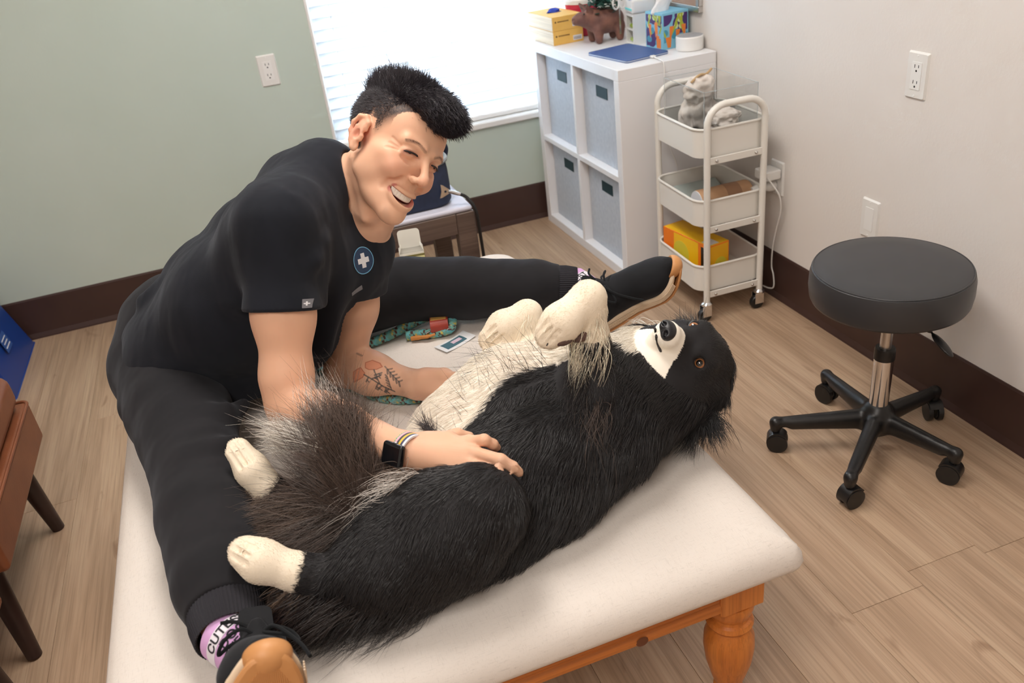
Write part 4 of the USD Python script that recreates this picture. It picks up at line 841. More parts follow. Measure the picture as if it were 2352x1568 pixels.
# ears
def ear(s):
    p = lambda y, z, o=0.0: (s*(0.0735+o+0.32*max(-y-0.002, 0)), y, z)
    o = [he(p(-0.0125, 0.003, -0.0015), (0.0072, 0.0172, 0.0305), k=0.006, rot=rz(-s*18)), he(p(-0.005, -0.024, 0.0005), (0.0048, 0.0080, 0.0095), k=0.005)]
    rim = [p(0.003, 0.010, 0.001), p(0.002, 0.023, 0.0025), p(-0.008, 0.0315, 0.003), p(-0.020, 0.028, 0.003), p(-0.0265, 0.014, 0.003), p(-0.025, -0.002, 0.0025), p(-0.017, -0.017, 0.0015), p(-0.009, -0.027, 0.001)]
    for a, b, ra, rb in zip(rim[:-1], rim[1:], (.0028, .0034, .0038, .0038, .0036, .0034, .0036), (.0034, .0038, .0038, .0036, .0034, .0036, .0045)): o.append(hc(a, b, ra, rb, k=0.004))
    o += [hc(p(-0.016, -0.012, 0.0035), p(-0.0165, 0.010, 0.004), 0.0026, 0.0028, k=0.004), hc(p(0.004, -0.003, 0.004), p(0.003, -0.010, 0.0035), 0.0036, 0.0034, k=0.004)]
    o += [he(p(-0.006, -0.003, 0.0060), (0.0048, 0.0062, 0.0085), 's', 0.004)]
    return o
head += both(ear)

SR, ER, WR = at(640, 512, 1.44), at(662, 930, 1.47), at(928, 1034, 1.30)
SL, EL, WL = at(834, 562, 1.68), at(792, 842, 1.775), at(962, 884, 1.70)
C7 = at(748, 415, 1.60)
PEL, HIPR, HIPL = np.array([-0.20, 1.79, 0.575]), np.array([-0.265, 1.73, 0.555]), np.array([-0.125, 1.86, 0.555])
KNR, ANR = np.array([-0.215, 1.345, 0.535]), np.array([-0.185, 0.945, 0.512])
KNL, ANL = np.array([0.29, 1.83, 0.545]), np.array([0.665, 1.672, 0.52])
MIDS = (SR+SL)/2
CHEST = MIDS*0.62+PEL*0.38
SPINE = C7*0.5+PEL*0.5+np.array([-0.055, -0.0, 0.055])
NB = at(840, 495, 1.63)
neck = [cone(H(0, -0.036, -0.045), NB, 0.0465, 0.054, k=0.008), cone(H(0.044, -0.024, -0.040), at(842, 500, 1.555), 0.011, 0.009, k=0.018), cone(H(0, 0.008, -0.072), at(845, 485, 1.575), 0.018, 0.026, k=0.012)]
trunk = [cone(C7, SR, 0.055, 0.050, k=0.03), cone(C7, SL, 0.055, 0.050, k=0.03), cone(NB, at(790, 580, 1.67), 0.052, 0.052, k=0.02), cone(at(760, 585, 1.67), CHEST, 0.055, 0.085, k=0.03), cone(CHEST, PEL, 0.085, 0.10, k=0.05)]
# hands
def finger(a, b, c, d, r0, r1, k=0.004): return chain([a, b, c, d], [r0, r0*0.95, r0*0.85, r1], k=k)
def hand_r():
    o = chain([ER+(WR-ER)*0.5, WR, at(965, 1040, 1.296)], [0.038, 0.0255, 0.025], k=0.02)
    kn = [at(1078, 1014, 1.275), at(1086, 1038, 1.258), at(1080, 1066, 1.250), at(1062, 1090, 1.252)]
    for q in kn: o.append(cone(at(978, 1042, 1.294), q, 0.020, 0.0110, k=0.014))
    o.append(cone(at(985, 1018, 1.305), at(1030, 1008, 1.295), 0.018, 0.013, k=0.016))
    o += finger(kn[0], at(1112, 1010, 1.258), at(1132, 1020, 1.268), at(1142, 1030, 1.290), 0.0092, 0.0070)
    o += finger(kn[1], at(1150, 1056, 1.228), at(1178, 1072, 1.232), at(1193, 1084, 1.244), 0.0096, 0.0074)
    o += finger(kn[2], at(1142, 1086, 1.218), at(1164, 1103, 1.220), at(1174, 1117, 1.232), 0.0092, 0.0070)
    o += finger(kn[3], at(1106, 1113, 1.226), at(1121, 1125, 1.230), at(1129, 1133, 1.240), 0.0080, 0.0062)
    o += chain([at(1010, 1008, 1.31), at(1050, 998, 1.31), at(1078, 1002, 1.315)], [0.0115, 0.0095, 0.0075], k=0.006)     # thumb
    for a, b in ((0, 1), (1, 2)): o.append(cone(at(1015, 1040, 1.272), (kn[a]+kn[b])/2, 0.002, 0.003, 's', 0.010))
    return o
def hand_l():
    o = chain([EL+(WL-EL)*0.45, WL, at(985, 884, 1.69)], [0.037, 0.0265, 0.027], k=0.02)
    kn = [at(1046, 872, 1.655), at(1050, 890, 1.645), at(1044, 906, 1.64), at(1030, 918, 1.64)]
    for q in kn: o.append(cone(at(985, 886, 1.69), q, 0.021, 0.0125, k=0.015))
    o.append(cone(at(980, 870, 1.685), at(1020, 862, 1.665), 0.021, 0.016, k=0.016))                       # ball of the thumb
    o += chain([at(1010, 866, 1.668), at(1046, 868, 1.645), at(1074, 884, 1.628)], [0.0135, 0.0112, 0.008], k=0.006)
    for q, d in zip(kn, ((34, 14), (36, 16), (34, 18), (30, 20))):
        o += finger(q, q+CR*0.030+CD*0.010+CF*-0.012, q+CR*0.050+CD*0.020+CF*-0.010, q+CR*0.062+CD*0.034, 0.0095, 0.007)
    return o
arms = chain([SR, SR*0.5+ER*0.5, ER*0.85+SR*0.15, ER], [0.050, 0.0495, 0.041, 0.0345], k=0.03)+[cone(ER, ER+(WR-ER)*0.3, 0.036, 0.042, k=0.02), cone(ER+(WR-ER)*0.3, ER+(WR-ER)*0.5, 0.042, 0.037, k=0.02), cone(ER, ER+np.array([-0.008, 0.0, -0.016]), 0.028, 0.019, k=0.02)]
arms += chain([SL, SL*0.5+EL*0.5, EL], [0.046, 0.045, 0.040], k=0.03)+[cone(EL, EL+(WL-EL)*0.35, 0.040, 0.043, k=0.02), cone(EL+(WL-EL)*0.35, EL+(WL-EL)*0.45, 0.043, 0.037, k=0.02)]
legs = chain([HIPR, KNR, ANR], [0.075, 0.05, 0.037], k=0.04)+chain([HIPL, KNL, ANL], [0.075, 0.05, 0.037], k=0.04)
skin = head+neck+trunk+arms+hand_r()+hand_l()+legs
fine_at = [(HP, 0.175), (WR+(at(1080, 1050, 1.26)-WR)*0.5, 0.13), ((EL+WL)/2, 0.135), (at(1010, 885, 1.68), 0.10)]
def is_fine(c): return np.any([np.linalg.norm(c-p, axis=1) < r for p, r in fine_at], axis=0)
TAT = EL+(WL-EL)*0.50
body = cat(sdf_mesh(skin, 0.0011, only=lambda c: np.linalg.norm(c-TAT, axis=1) < 0.088, slack=0.014), sdf_mesh(skin, 0.0018, only=lambda c: is_fine(c) & (np.linalg.norm(c-TAT, axis=1) > 0.070), slack=0.014), sdf_mesh(skin, 0.0052, only=lambda c: np.any([np.linalg.norm(c-p, axis=1) > r-0.035 for p, r in fine_at[:1]], axis=0) & ~np.any([np.linalg.norm(c-p, axis=1) < r-0.03 for p, r in fine_at], axis=0)))
BV = np.array(body.vertices); HL = (BV-HP)@HR                     # vertices in the head's frame
def segd(P, pts):
    d = np.full(len(P), 9.0)
    for a, b in zip(pts[:-1], pts[1:]):
        a, b = np.array(a), np.array(b); t = np.clip((P-a)@(b-a)/max((b-a)@(b-a), 1e-12), 0, 1); d = np.minimum(d, np.linalg.norm(P-a-t[:, None]*(b-a), axis=1))
    return d
def sm(x, a, b):
    t = np.clip((x-a)/(b-a), 0, 1); return t*t*(3-2*t)
SKIN = np.array(lin(227, 178, 148)); LIP = np.array(lin(192, 116, 108)); BLUSH = np.array(lin(222, 150, 128)); HAIRC = np.array(lin(40, 34, 36))
tint = np.tile(SKIN, (len(BV), 1))*(0.97+0.06*meshkit.noise(BV*35, 2))[:, None]
def blend(w, c):
    global tint
    tint = tint*(1-w[:, None])+np.asarray(c)*w[:, None]
inh = np.linalg.norm(HL, axis=1) < 0.16
for s in (1, -1):
    blend(0.45*np.exp(-((HL-np.array([s*0.040, 0.075, -0.022]))**2).sum(1)/0.022**2)*inh, BLUSH)
    blend(0.7*np.exp(-((HL-np.array([s*0.078, -0.016, 0.002]))**2).sum(1)/0.022**2)*inh, lin(216, 140, 120))
    brow = segd(HL, [tuple(snap(q, (s*0.3, 1, 0), base_head)) for q in ((s*0.013, 0.097, 0.0255), (s*0.028, 0.091, 0.0315), (s*0.038, 0.085, 0.0305), (s*0.047, 0.075, 0.0265))])
    blend(0.45*(1-sm(brow, 0.0015, 0.0042))*inh, lin(96, 66, 56))
    blend(0.75*(1-sm(segd(HL, [slit(s, u) for u in EU]), 0.0012, 0.0032))*inh, lin(92, 58, 54))
    blend(0.45*(1-sm(segd(HL, [slit(s, u) for u in EU]), 0.002, 0.0085))*inh, lin(190, 128, 112))
blend(0.5*np.exp(-((HL-np.array([0, 0.116, -0.022]))**2).sum(1)/0.012**2)*inh, BLUSH)
lipd = np.minimum(segd(HL, lipU)-0.0034, segd(HL, lipL)-0.0045); blend((1-sm(lipd, 0.0003, 0.0022))*inh*0.9, LIP)
cav = segd(HL, [tuple(MP[i]-MN(u)*0.0085) for i, u in enumerate(MX) if abs(u) < 0.75]); blend((1-sm(cav, 0.0066, 0.0078))*inh, lin(96, 38, 40))
# cropped hair: a fade above the ears, darker towards the crown
yy, zz = HL[:, 1], HL[:, 2]
line = np.interp(yy, [-0.12, -0.07, -0.03, -0.005, 0.018, 0.030, 0.055, 0.075, 0.10], [-0.050, -0.048, -0.040, 0.028, 0.010, 0.022, 0.048, 0.062, 0.064])
fade = sm(zz-line, -0.008, 0.034)*inh*(np.linalg.norm((HL-np.array([0, -0.014, 0.045]))/np.array([0.0735, 0.092, 0.080]), axis=1) < 1.09)
onear = (np.abs(HL[:, 0]) > 0.0690) & (np.abs(HL[:, 1]+0.011) < 0.0235) & (HL[:, 2] < 0.037) & (HL[:, 2] > -0.04); fade = np.where((np.abs(HL[:, 0]) > 0.078) | onear, 0, fade)
blend(np.clip(fade*1.0, 0, 0.93)*(0.86+0.28*meshkit.noise(BV*700, 5)), HAIRC)
# tattoo on the left forearm: poppies and sprigs (drawn in the plane of the arm)
TA = (WL-EL)/np.linalg.norm(WL-EL); TN = -(CC-EL)/np.linalg.norm(CC-EL); TN = TN-TA*(TN@TA); TN /= np.linalg.norm(TN); TB = np.cross(TN, TA); TB = TB*np.sign(TB@CD)
TP = np.c_[(BV-EL)@TA-0.036, (BV-EL)@TB-0.002]; front = ((BV-EL)@TN < 0.010) & (TP[:, 0] > -0.03) & (TP[:, 0] < 0.16) & (np.linalg.norm(BV-EL, axis=1) < 0.24)
def ink(pts, w, c, a):
    d = segd(np.c_[TP, np.zeros(len(TP))], [(*p, 0) for p in pts]); blend(a*(1-sm(d, w, w+0.0011))*front, c)
def petal(poly, c, a):
    from shapely import contains_xy, distance, points
    g = Polygon(poly).buffer(0.001); m = np.nonzero(front)[0]; ins = contains_xy(g, TP[m, 0], TP[m, 1]); w = np.zeros(len(TP)); w[m[ins]] = a; blend(w, c)
    ink(list(poly)+[poly[0]], 0.0004, lin(170, 92, 66), 0.6)
POPPY, INKC = lin(216, 122, 84), lin(88, 84, 82)
petal([(0.020, 0.004), (0.034, -0.008), (0.046, 0.001), (0.043, 0.010), (0.030, 0.020), (0.022, 0.024)], POPPY, 0.62)
petal([(0.040, -0.020), (0.050, -0.028), (0.066, -0.026), (0.074, -0.020), (0.066, -0.012), (0.052, -0.008), (0.044, -0.010)], POPPY, 0.55)
stem = [(0.045, 0.004), (0.065, 0.010), (0.085, 0.018), (0.108, 0.022)]
ink(stem, 0.0009, INKC, 0.85); ink([(0.062, -0.010), (0.070, 0.001), (0.078, 0.014)], 0.0008, INKC, 0.85)
for x, y, dx, dy in ((0.055, 0.007, -0.004, 0.010), (0.062, 0.009, 0.010, -0.008), (0.066, 0.0, 0.012, -0.008), (0.068, 0.006, 0.010, -0.010), (0.075, 0.014, -0.006, 0.012), (0.082, 0.017, -0.010, 0.010), (0.090, 0.019, -0.004, 0.010), (0.096, 0.020, -0.012, 0.008)):
    ink([(x, y), (x+dx, y+dy)], 0.0010, INKC, 0.8)
    ink([(x+dx*0.6, y+dy*0.6), (x+dx*0.6+0.004, y+dy*0.6+0.003)], 0.0009, INKC, 0.8)
ink([(0.102, 0.020), (0.097, 0.006), (0.090, -0.004)], 0.0008, INKC, 0.8)
for q in range(5): ink([(0.101-0.003*q, 0.016-0.005*q), (0.094-0.002*q, 0.014-0.005*q)], 0.0010, INKC, 0.75)
ink([(0.078, -0.022), (0.098, -0.010), (0.120, 0.002)], 0.0006, INKC, 0.7)
for q in range(5):
    x, y = 0.086+0.008*q, -0.017+0.0045*q
    ink([(x, y), (x+0.004, y+0.008)], 0.0016, INKC, 0.75); ink([(x, y), (x+0.007, y-0.004)], 0.0012, INKC, 0.7)
ink([(0.012, -0.034), (0.024, -0.032)], 0.0014, INKC, 0.5)

P_ = Thing('person', 'laughing person with short dark hair in black scrubs, leaning over the dog', 'person', (-0.2, 1.79, TZ))
M_SKIN = mat('skin', rough=0.50, nodes={'a': ('attribute', {'attribute': 'tint'}), 'g': ('texture_coordinate', {}), 'n': ('noise_texture', {'scale': 900.0, 'detail': 2.0}), 'b': ('bump', {'strength': 0.12, 'distance': 0.0005})},
             links=[('a.color', 'p.base_color'), ('g.object', 'n.vector'), ('n.fac', 'b.height'), ('b.normal', 'p.normal')],
             subsurface_weight=0.12, subsurface_scale=0.004, subsurface_radius=(1.0, 0.35, 0.2), specular_ior_level=0.28)
P_.part('body', body, M_SKIN, world=True, colors=np.clip(tint, 0, 1))
M_TOOTH = mat('tooth', lin(240, 232, 218), 0.25)
teeth = []; TU = np.linspace(-0.86, 0.86, 64)
def tp(u, back): return np.array([MPs(u, 0), MPs(u, 1), MPs(u, 2)])-MN(u)*back
for u in TU:
    c = tp(u, 0.0052+0.0010*u*u); dn = min(0.0118, 2*mh(u)+0.0006)
    teeth.append(hc(c+[0, 0, mh(u)+0.0022], c+[0, 0, mh(u)+0.0022-dn+0.0016], 0.0026, 0.0021, k=0.0012))
for x in (0.0, 0.0086, -0.0086, 0.0156, -0.0156, 0.0212, -0.0212, 0.0252, -0.0252):
    u = x/MW; c = tp(u, 0.0052+0.0010*u*u)+MN(u)*0.0028
    teeth.append(hc(c+[0, 0, 0.012], c+[0, 0, -0.012], 0.0005, 0.0008, 's', 0.0012))
P_.part('teeth', sdf_mesh(teeth, 0.0008), M_TOOTH, world=True, smooth=True)
M_LASH = mat('lash', lin(34, 24, 24), 0.6)
for s in (1, -1):
    pts = [H(*(np.array(slit(s, u))+np.array([0, 0.0012, 0.0013]))) for u in np.linspace(-0.9, 1.1, 14)]
    P_.part('eyelashes', tube(pts, np.r_[0.0006, np.full(11, 0.0017), 0.0012, 0.0006], 6), M_LASH, world=True)
    P_.part('eye', moved(trimesh.creation.icosphere(3, 0.0092), H(s*0.0305, 0.0765, 0.0098)), mat('eye_dark' + ('' if s > 0 else '_far'), lin(70, 50, 46), 0.15), world=True)
for yz in ((-0.0085, -0.0215), (-0.0045, -0.0170), (-0.0125, -0.0255)):
    P_.part('ear_stud', moved(trimesh.creation.icosphere(2, 0.0012), H(0.0795, *yz)), mat('stud_' + str(int(-yz[0]*1e4)), (0.9, 0.82, 0.7), 0.15, metallic=1.0), world=True)
# ---------------------------------------------------------------- clothes
def fabric(name, c1, c2, sc=1400.0, rough=0.85):
    return mat(name, rough=rough, nodes={'g': ('texture_coordinate', {}), 'n': ('noise_texture', {'scale': sc, 'detail': 1.0}), 'n2': ('noise_texture', {'scale': 14.0, 'detail': 3.0}), 'r': ('rgb_ramp', {'ramp': [(0.3, c1), (0.7, c2)]}), 'b': ('bump', {'strength': 0.35, 'distance': 0.0005})},
               links=[('g.object', 'n.vector'), ('g.object', 'n2.vector'), ('n2.fac', 'r.fac'), ('r.color', 'p.base_color'), ('n.fac', 'b.height'), ('b.normal', 'p.normal')], sheen_weight=0.10, sheen_roughness=0.5, sheen_tint=(0.7, 0.75, 0.85), specular_ior_level=0.2)
M_SCRUB = fabric('black_scrub_top', lin(22, 25, 32), lin(26, 29, 37))
M_TROUSER = fabric('charcoal_trousers', lin(29, 29, 32), lin(34, 33, 36))
M_RIB = fabric('ribbed_cuff', lin(38, 37, 42), lin(43, 42, 47), 900.0)
def folds(P, D, seed, amp, sc, dirs=None):
    """Soft creases: noise stretched along a direction."""
    q = P if dirs is None else np.stack([P@np.asarray(d, f4) for d in dirs], -1)
    n = meshkit.fbm(q*np.asarray(sc), 3, seed).astype(f4)
    r = 1-np.abs(2*meshkit.noise(q*np.asarray(sc)*0.8+7.3, seed+11)-1)
    return D-amp*f4(1.0)*((n-0.5)+0.55*(r.astype(f4)-0.62))
def plane(P, p, n):
    n = np.array(n, float); n /= np.linalg.norm(n); return ((P-np.array(p, f4))@n.astype(f4)).astype(f4)
def smax(a, b, k):
    h = np.maximum(k-np.abs(a-b), 0)/k; return np.maximum(a, b)+h*h*k*f4(0.25)
S1, S2, S3, S4 = at(700, 452, 1.63), at(602, 555, 1.69), at(506, 665, 1.75), at(438, 785, 1.80)
R1, R2, R3 = at(640, 560, 1.52), at(535, 700, 1.64), at(440, 820, 1.735)
F1, F2, F3 = at(772, 600, 1.66), at(690, 720, 1.72), at(585, 815, 1.79)
SRt, SLt = SR+(SR-SL)*0.02, SL
HEMR = SR+(ER-SR)*0.475; HEML = SL+(EL-SL)*0.34
shirt = chain([C7, S1, S2, S3, S4], [0.054, 0.067, 0.088, 0.102, 0.114], k=0.05)
shirt += chain([R1, R2, R3], [0.092, 0.108, 0.118], k=0.06)+chain([F1, F2, F3], [0.080, 0.100, 0.108], k=0.06)
shirt += [cone(S1, R1, 0.080, 0.085, k=0.05), cone(R1, F1, 0.085, 0.085, k=0.05), cone(R2, F2, 0.10, 0.10, k=0.05), cone(R3, F3, 0.11, 0.11, k=0.05)]
shirt += [cone(C7, SRt, 0.058, 0.060, k=0.05), cone(C7, SLt, 0.062, 0.054, k=0.04), cone(at(752, 392, 1.63), at(790, 440, 1.66), 0.045, 0.052, k=0.03)]
shirt += [cone(SRt, HEMR, 0.060, 0.0625, k=0.04), cone(HEMR, HEMR+(ER-SR)*0.10, 0.0625, 0.062, k=0.02), cone(SLt, HEML, 0.053, 0.056, k=0.03), cone(HEML, HEML+(EL-SL)*0.10, 0.056, 0.056, k=0.02)]
# drag lines and gathers
shirt += [cone(at(690, 455, 1.46), at(600, 600, 1.44), 0.016, 0.008, k=0.045), cone(at(730, 560, 1.46), at(735, 690, 1.50), 0.014, 0.010, k=0.03), cone(at(560, 500, 1.53), at(548, 690, 1.50), 0.012, 0.012, k=0.04), cone(at(640, 640, 1.42), at(720, 600, 1.43), 0.008, 0.005, k=0.03), cone(at(770, 640, 1.58), at(740, 800, 1.62), 0.02, 0.02, k=0.04),
          cone(at(330, 690, 1.70), at(420, 640, 1.68), 0.010, 0.010, k=0.03), cone(at(300, 780, 1.74), at(430, 720, 1.66), 0.012, 0.012, k=0.03), cone(at(300, 850, 1.74), at(420, 800, 1.64), 0.014, 0.014, k=0.03), cone(at(400, 840, 1.62), at(560, 760, 1.58), 0.010, 0.010, k=0.03)]
AR, AL_ = (ER-SR)/np.linalg.norm(ER-SR), (EL-SL)/np.linalg.norm(EL-SL)
shirt += [cone(HEMR-AR*0.025, HEMR+AR*0.12, 0.0545, 0.0545, 's', 0.003), cone(HEML-AL_*0.02, HEML+AL_*0.10, 0.048, 0.048, 's', 0.003)]
NA = H(0, -0.030, -0.030)
HEMC = at(420, 880, 1.75); HEMN = np.array([-0.10, 0.10, -0.95])
NCUT = [cone(NA+(NA-NB)*0.6, at(846, 448, 1.60), 0.062, 0.057), cone(at(846, 448, 1.60), at(826, 472, 1.56), 0.045, 0.020)]
def shirt_post(P, D):
    D = folds(P, D, 3, 0.007, (20, 20, 6), ((1, 0, 0), (0, 1, 0), (0.2, -0.3, 0.9)))
    def sleeve(D, S, hem, a, r):
        t = (P-S.astype(f4))@a.astype(f4); ax_ = np.linalg.norm(P-S.astype(f4)-t[..., None]*a.astype(f4), axis=-1)
        return np.where((ax_ < r) & (t > 0.08), smax(D, plane(P, hem, a), 0.004), D)
    D = sleeve(D, SR, HEMR, AR, 0.095); D = sleeve(D, SL, HEML, AL_, 0.085)
    # neckline and hem
    for q in NCUT: D = smax(D, -q.fn(P), 0.003)
    return smax(D, plane(P, HEMC, HEMN)+0.008*(meshkit.noise(P*14, 8).astype(f4)-0.5), 0.006)
top = P_.part('scrub_top', sdf_mesh(shirt, 0.0036, shirt_post, slack=0.02), M_SCRUB, world=True, smooth=True)

CUR, CUL = ANR+(KNR-ANR)*0.10, ANL+(KNL-ANL)*0.10
def limb(a, b, t): return a+(b-a)*t
trs = [cone(PEL+np.array([-0.02, 0, 0.02]), HIPR, 0.128, 0.112, k=0.05), cone(PEL, HIPL, 0.125, 0.108, k=0.05), cone(S4, PEL, 0.108, 0.12, k=0.05)]
trs += chain([HIPR, limb(HIPR, KNR, 0.5), KNR, limb(KNR, ANR, 0.35), limb(KNR, ANR, 0.75), CUR], [0.110, 0.097, 0.079, 0.077, 0.069, 0.054], k=0.010)
trs += chain([HIPL, limb(HIPL, KNL, 0.5), KNL, limb(KNL, ANL, 0.35), limb(KNL, ANL, 0.75), CUL], [0.108, 0.092, 0.077, 0.074, 0.063, 0.051], k=0.010)
trs += [cone(at(300, 940, 1.66), at(430, 890, 1.60), 0.012, 0.012, k=0.03), cone(at(370, 1000, 1.52), at(520, 940, 1.54), 0.012, 0.010, k=0.03), cone(at(430, 1050, 1.42), at(540, 1010, 1.46), 0.010, 0.008, k=0.03), cone(at(560, 930, 1.60), at(420, 1060, 1.44), 0.012, 0.010, k=0.04)]
def trs_post(P, D):
    D = folds(P, D, 21, 0.0038, (17, 17, 22), ((0.75, 0.55, 0.3), (-0.25, 0.3, 0.9), (0.5, -0.7, 0.3)))
    D = smax(D, -(P[..., 2]-f4(TZ+0.001)), 0.004)
    D = smax(D, plane(P, CUR, ANR-KNR), 0.006) if True else D
    return smax(D, plane(P, CUL, ANL-KNL), 0.006)
P_.part('trousers', sdf_mesh(trs, 0.0038, trs_post, slack=0.02), M_TROUSER, world=True, smooth=True)
def collar_tube(a, b, r0, r1, th, n=72, ribs=0.0008, squash=0.94):
    """An open ribbed tube with a wall and a rounded rim."""
    a, b = np.array(a), np.array(b); d = (b-a)/np.linalg.norm(b-a); u = np.cross(d, [0, 0, 1.0]); u /= np.linalg.norm(u); w = np.cross(u, d); L_ = np.linalg.norm(b-a)
    prof = [(r0, 0), (r0*0.5+r1*0.5+0.002, L_*0.5), (r1, L_*0.94), (r1-th*0.4, L_), (r1-th, L_*0.96), (r1-th, L_*0.4), (r1-th, 0)]
    V = []; an = np.linspace(0, 2*np.pi, n, endpoint=False)
    for i, (r, z) in enumerate(prof):
        rr_ = r+(ribs*np.where(np.arange(n) % 2 == 0, 1, -1) if i < 4 else 0)
        V.append(a+d*z+(np.cos(an)*rr_)[:, None]*u+(np.sin(an)*rr_*squash)[:, None]*w)
    return loft([v for v in V], cap=False)
P_.part('trouser_cuff', collar_tube(CUR+(KNR-ANR)*0.03, ANR+(ANR-KNR)*0.02, 0.054, 0.049, 0.004, 120), M_RIB, world=True, smooth=30)
P_.part('trouser_cuff', collar_tube(CUL+(KNL-ANL)*0.03, ANL+(ANL-KNL)*0.0, 0.051, 0.046, 0.004, 120), M_RIB, world=True, smooth=30)
# badge, tags
def unit_(v): return v/np.linalg.norm(v)
def decal(poly, origin, right, up, th=0.0008): return stand(prism(poly, th), origin, right, up)
BN = -CF*0.75+np.array([0.55, -0.2, 0.1]); BN /= np.linalg.norm(BN)
def project_on(mesh_, origin, direction):
    loc, _, _ = mesh_.ray.intersects_location([origin], [direction], multiple_hits=False); return loc[0] if len(loc) else None
topm = trimesh.Trimesh(np.array(UsdGeom.Mesh(stage.GetPrimAtPath(top)).GetPointsAttr().Get())+P_.loc, np.array(UsdGeom.Mesh(stage.GetPrimAtPath(top)).GetFaceVertexIndicesAttr().Get()).reshape(-1, 3), process=False)
def drape(poly2d, centre, right, up, lift, cell=0.005):
    """Lays a flat patch on the cloth: every vertex is dropped onto the scrub top along the patch's normal."""
    r = np.array(right, float); r /= np.linalg.norm(r); u = np.array(up, float); u -= r*(u@r); u /= np.linalg.norm(u); n = np.cross(r, u)
    m = trimesh.creation.extrude_polygon(poly2d, 0.0004, engine='earcut'); m = m.subdivide_to_size(cell, max_iter=12); V = np.array(m.vertices)
    O = centre+V[:, :1]*r+V[:, 1:2]*u+n*0.08
    tri, ray_, loc = topm.ray.intersects_id(O, np.tile(-n, (len(O), 1)), multiple_hits=False, return_locations=True)
    W = centre+V[:, :1]*r+V[:, 1:2]*u; d = np.full(len(V), np.nan); d[ray_] = ((loc-W[ray_])@n); d = np.where(np.isnan(d), np.nanmedian(d) if len(ray_) else 0, d)
    d = np.clip(d, np.median(d)-0.02, np.median(d)+0.02)
    return trimesh.Trimesh(W+n*(d[:, None]+lift+V[:, 2:3]), m.faces)
_, bd_, bt_ = trimesh.proximity.closest_point(topm, [project_on(topm, CC, unit_(at(834, 598, 1.55)-CC))]); bn_ = topm.face_normals[bt_[0]]*0.6-CF*0.4; BC = project_on(topm, CC, unit_(at(834, 598, 1.55)-CC)); br = np.cross([0.1, 0, 1.0], bn_); bu = np.cross(bn_, br)
M_BADGE, M_BADGER = mat('badge_navy', lin(36, 60, 92), 0.7), mat('badge_ring', lin(110, 170, 206), 0.7)
P_.part('badge', drape(Point(0, 0).buffer(0.026), BC, br, bu, 0.0006), M_BADGE, world=True, label='round navy badge with a white cross')
P_.part('badge_ring', drape(Point(0, 0).buffer(0.026).difference(Point(0, 0).buffer(0.0242)), BC, br, bu, 0.0011), M_BADGER, world=True)
P_.part('badge_cross', drape(unary_union([Polygon([(-0.005, -0.014), (0.005, -0.014), (0.005, 0.014), (-0.005, 0.014)]), Polygon([(-0.014, -0.005), (0.014, -0.005), (0.014, 0.005), (-0.014, 0.005)])]), BC, br, bu, 0.0014), M_LBL, world=True)
TC_ = at(820, 667, 1.60); P_.part('tag', drape(rrect(0.024, 0.011, 0.001), TC_, (1, 0.05, 0.05), (0, -0.2, 1), 0.0008), M_GREYINK, world=True)
HT = HEMR-AR*0.010+(-CF*0.045+CR*0.052)
P_.part('sleeve_tag', drape(rrect(0.011, 0.015, 0.0005), HT, CR*0.8-CF*0.1, -AR, 0.0008), M_GREYINK, world=True)
P_.part('sleeve_tag_cross', drape(unary_union([rrect(0.002, 0.007, 0.0004), rrect(0.007, 0.002, 0.0004)]), HT, CR*0.8-CF*0.1, -AR, 0.0014), M_LBL, world=True)
# wrist watch
def frame_at(o, along, out):
    a = np.array(along, float); a /= np.linalg.norm(a); n = np.array(out, float); n -= a*(n@a); n /= np.linalg.norm(n); return a, n, np.cross(a, n)
wa, wn, wt = frame_at(WR, WR-ER, -CF*1.0+CD*0.12); WC = WR+wa*0.010
strap_c = [mat('strap_' + k, c, 0.55) for k, c in (('green', lin(76, 176, 112)), ('pink', lin(226, 170, 186)), ('charcoal', lin(70, 68, 72)), ('yellow', lin(232, 188, 72)), ('navy', lin(62, 66, 96)), ('white', lin(232, 228, 230)))]
an = np.linspace(0, 2*np.pi, 48, endpoint=False)
wristm = trimesh.Trimesh(BV, body.faces, process=False)
for q, m_ in enumerate(strap_c):
    x0, x1 = -0.012+0.004*q, -0.012+0.004*(q+1)-0.0001; rg_ = []
    for x, r in ((x0, 0.0275), (x0, 0.0305), (x1, 0.0305), (x1, 0.0275), (x0, 0.0275)):
        rg_.append(WC+wa*x+(np.cos(an)*r)[:, None]*wn+(np.sin(an)*r)[:, None]*wt)
    P_.part('watch_strap', loft(rg_, cap=False), m_, world=True, smooth=40)
case = rbox(-0.0205, 0.0205, -0.0175, 0.0175, -0.002, 0.0095, 0.0045, 16)
P_.part('watch', stand(moved(case, (0, 0, 0)), WC+wn*0.0290, wa, wt*-1), mat('watch_glass', lin(14, 16, 20), 0.08), world=True, smooth=40)
P_.part('watch_button', stand(rbox(-0.003, 0.003, 0.0172, 0.0192, 0.001, 0.006, 0.001, 8), WC+wn*0.0290, wa, wt*-1), M_CHROME, world=True)

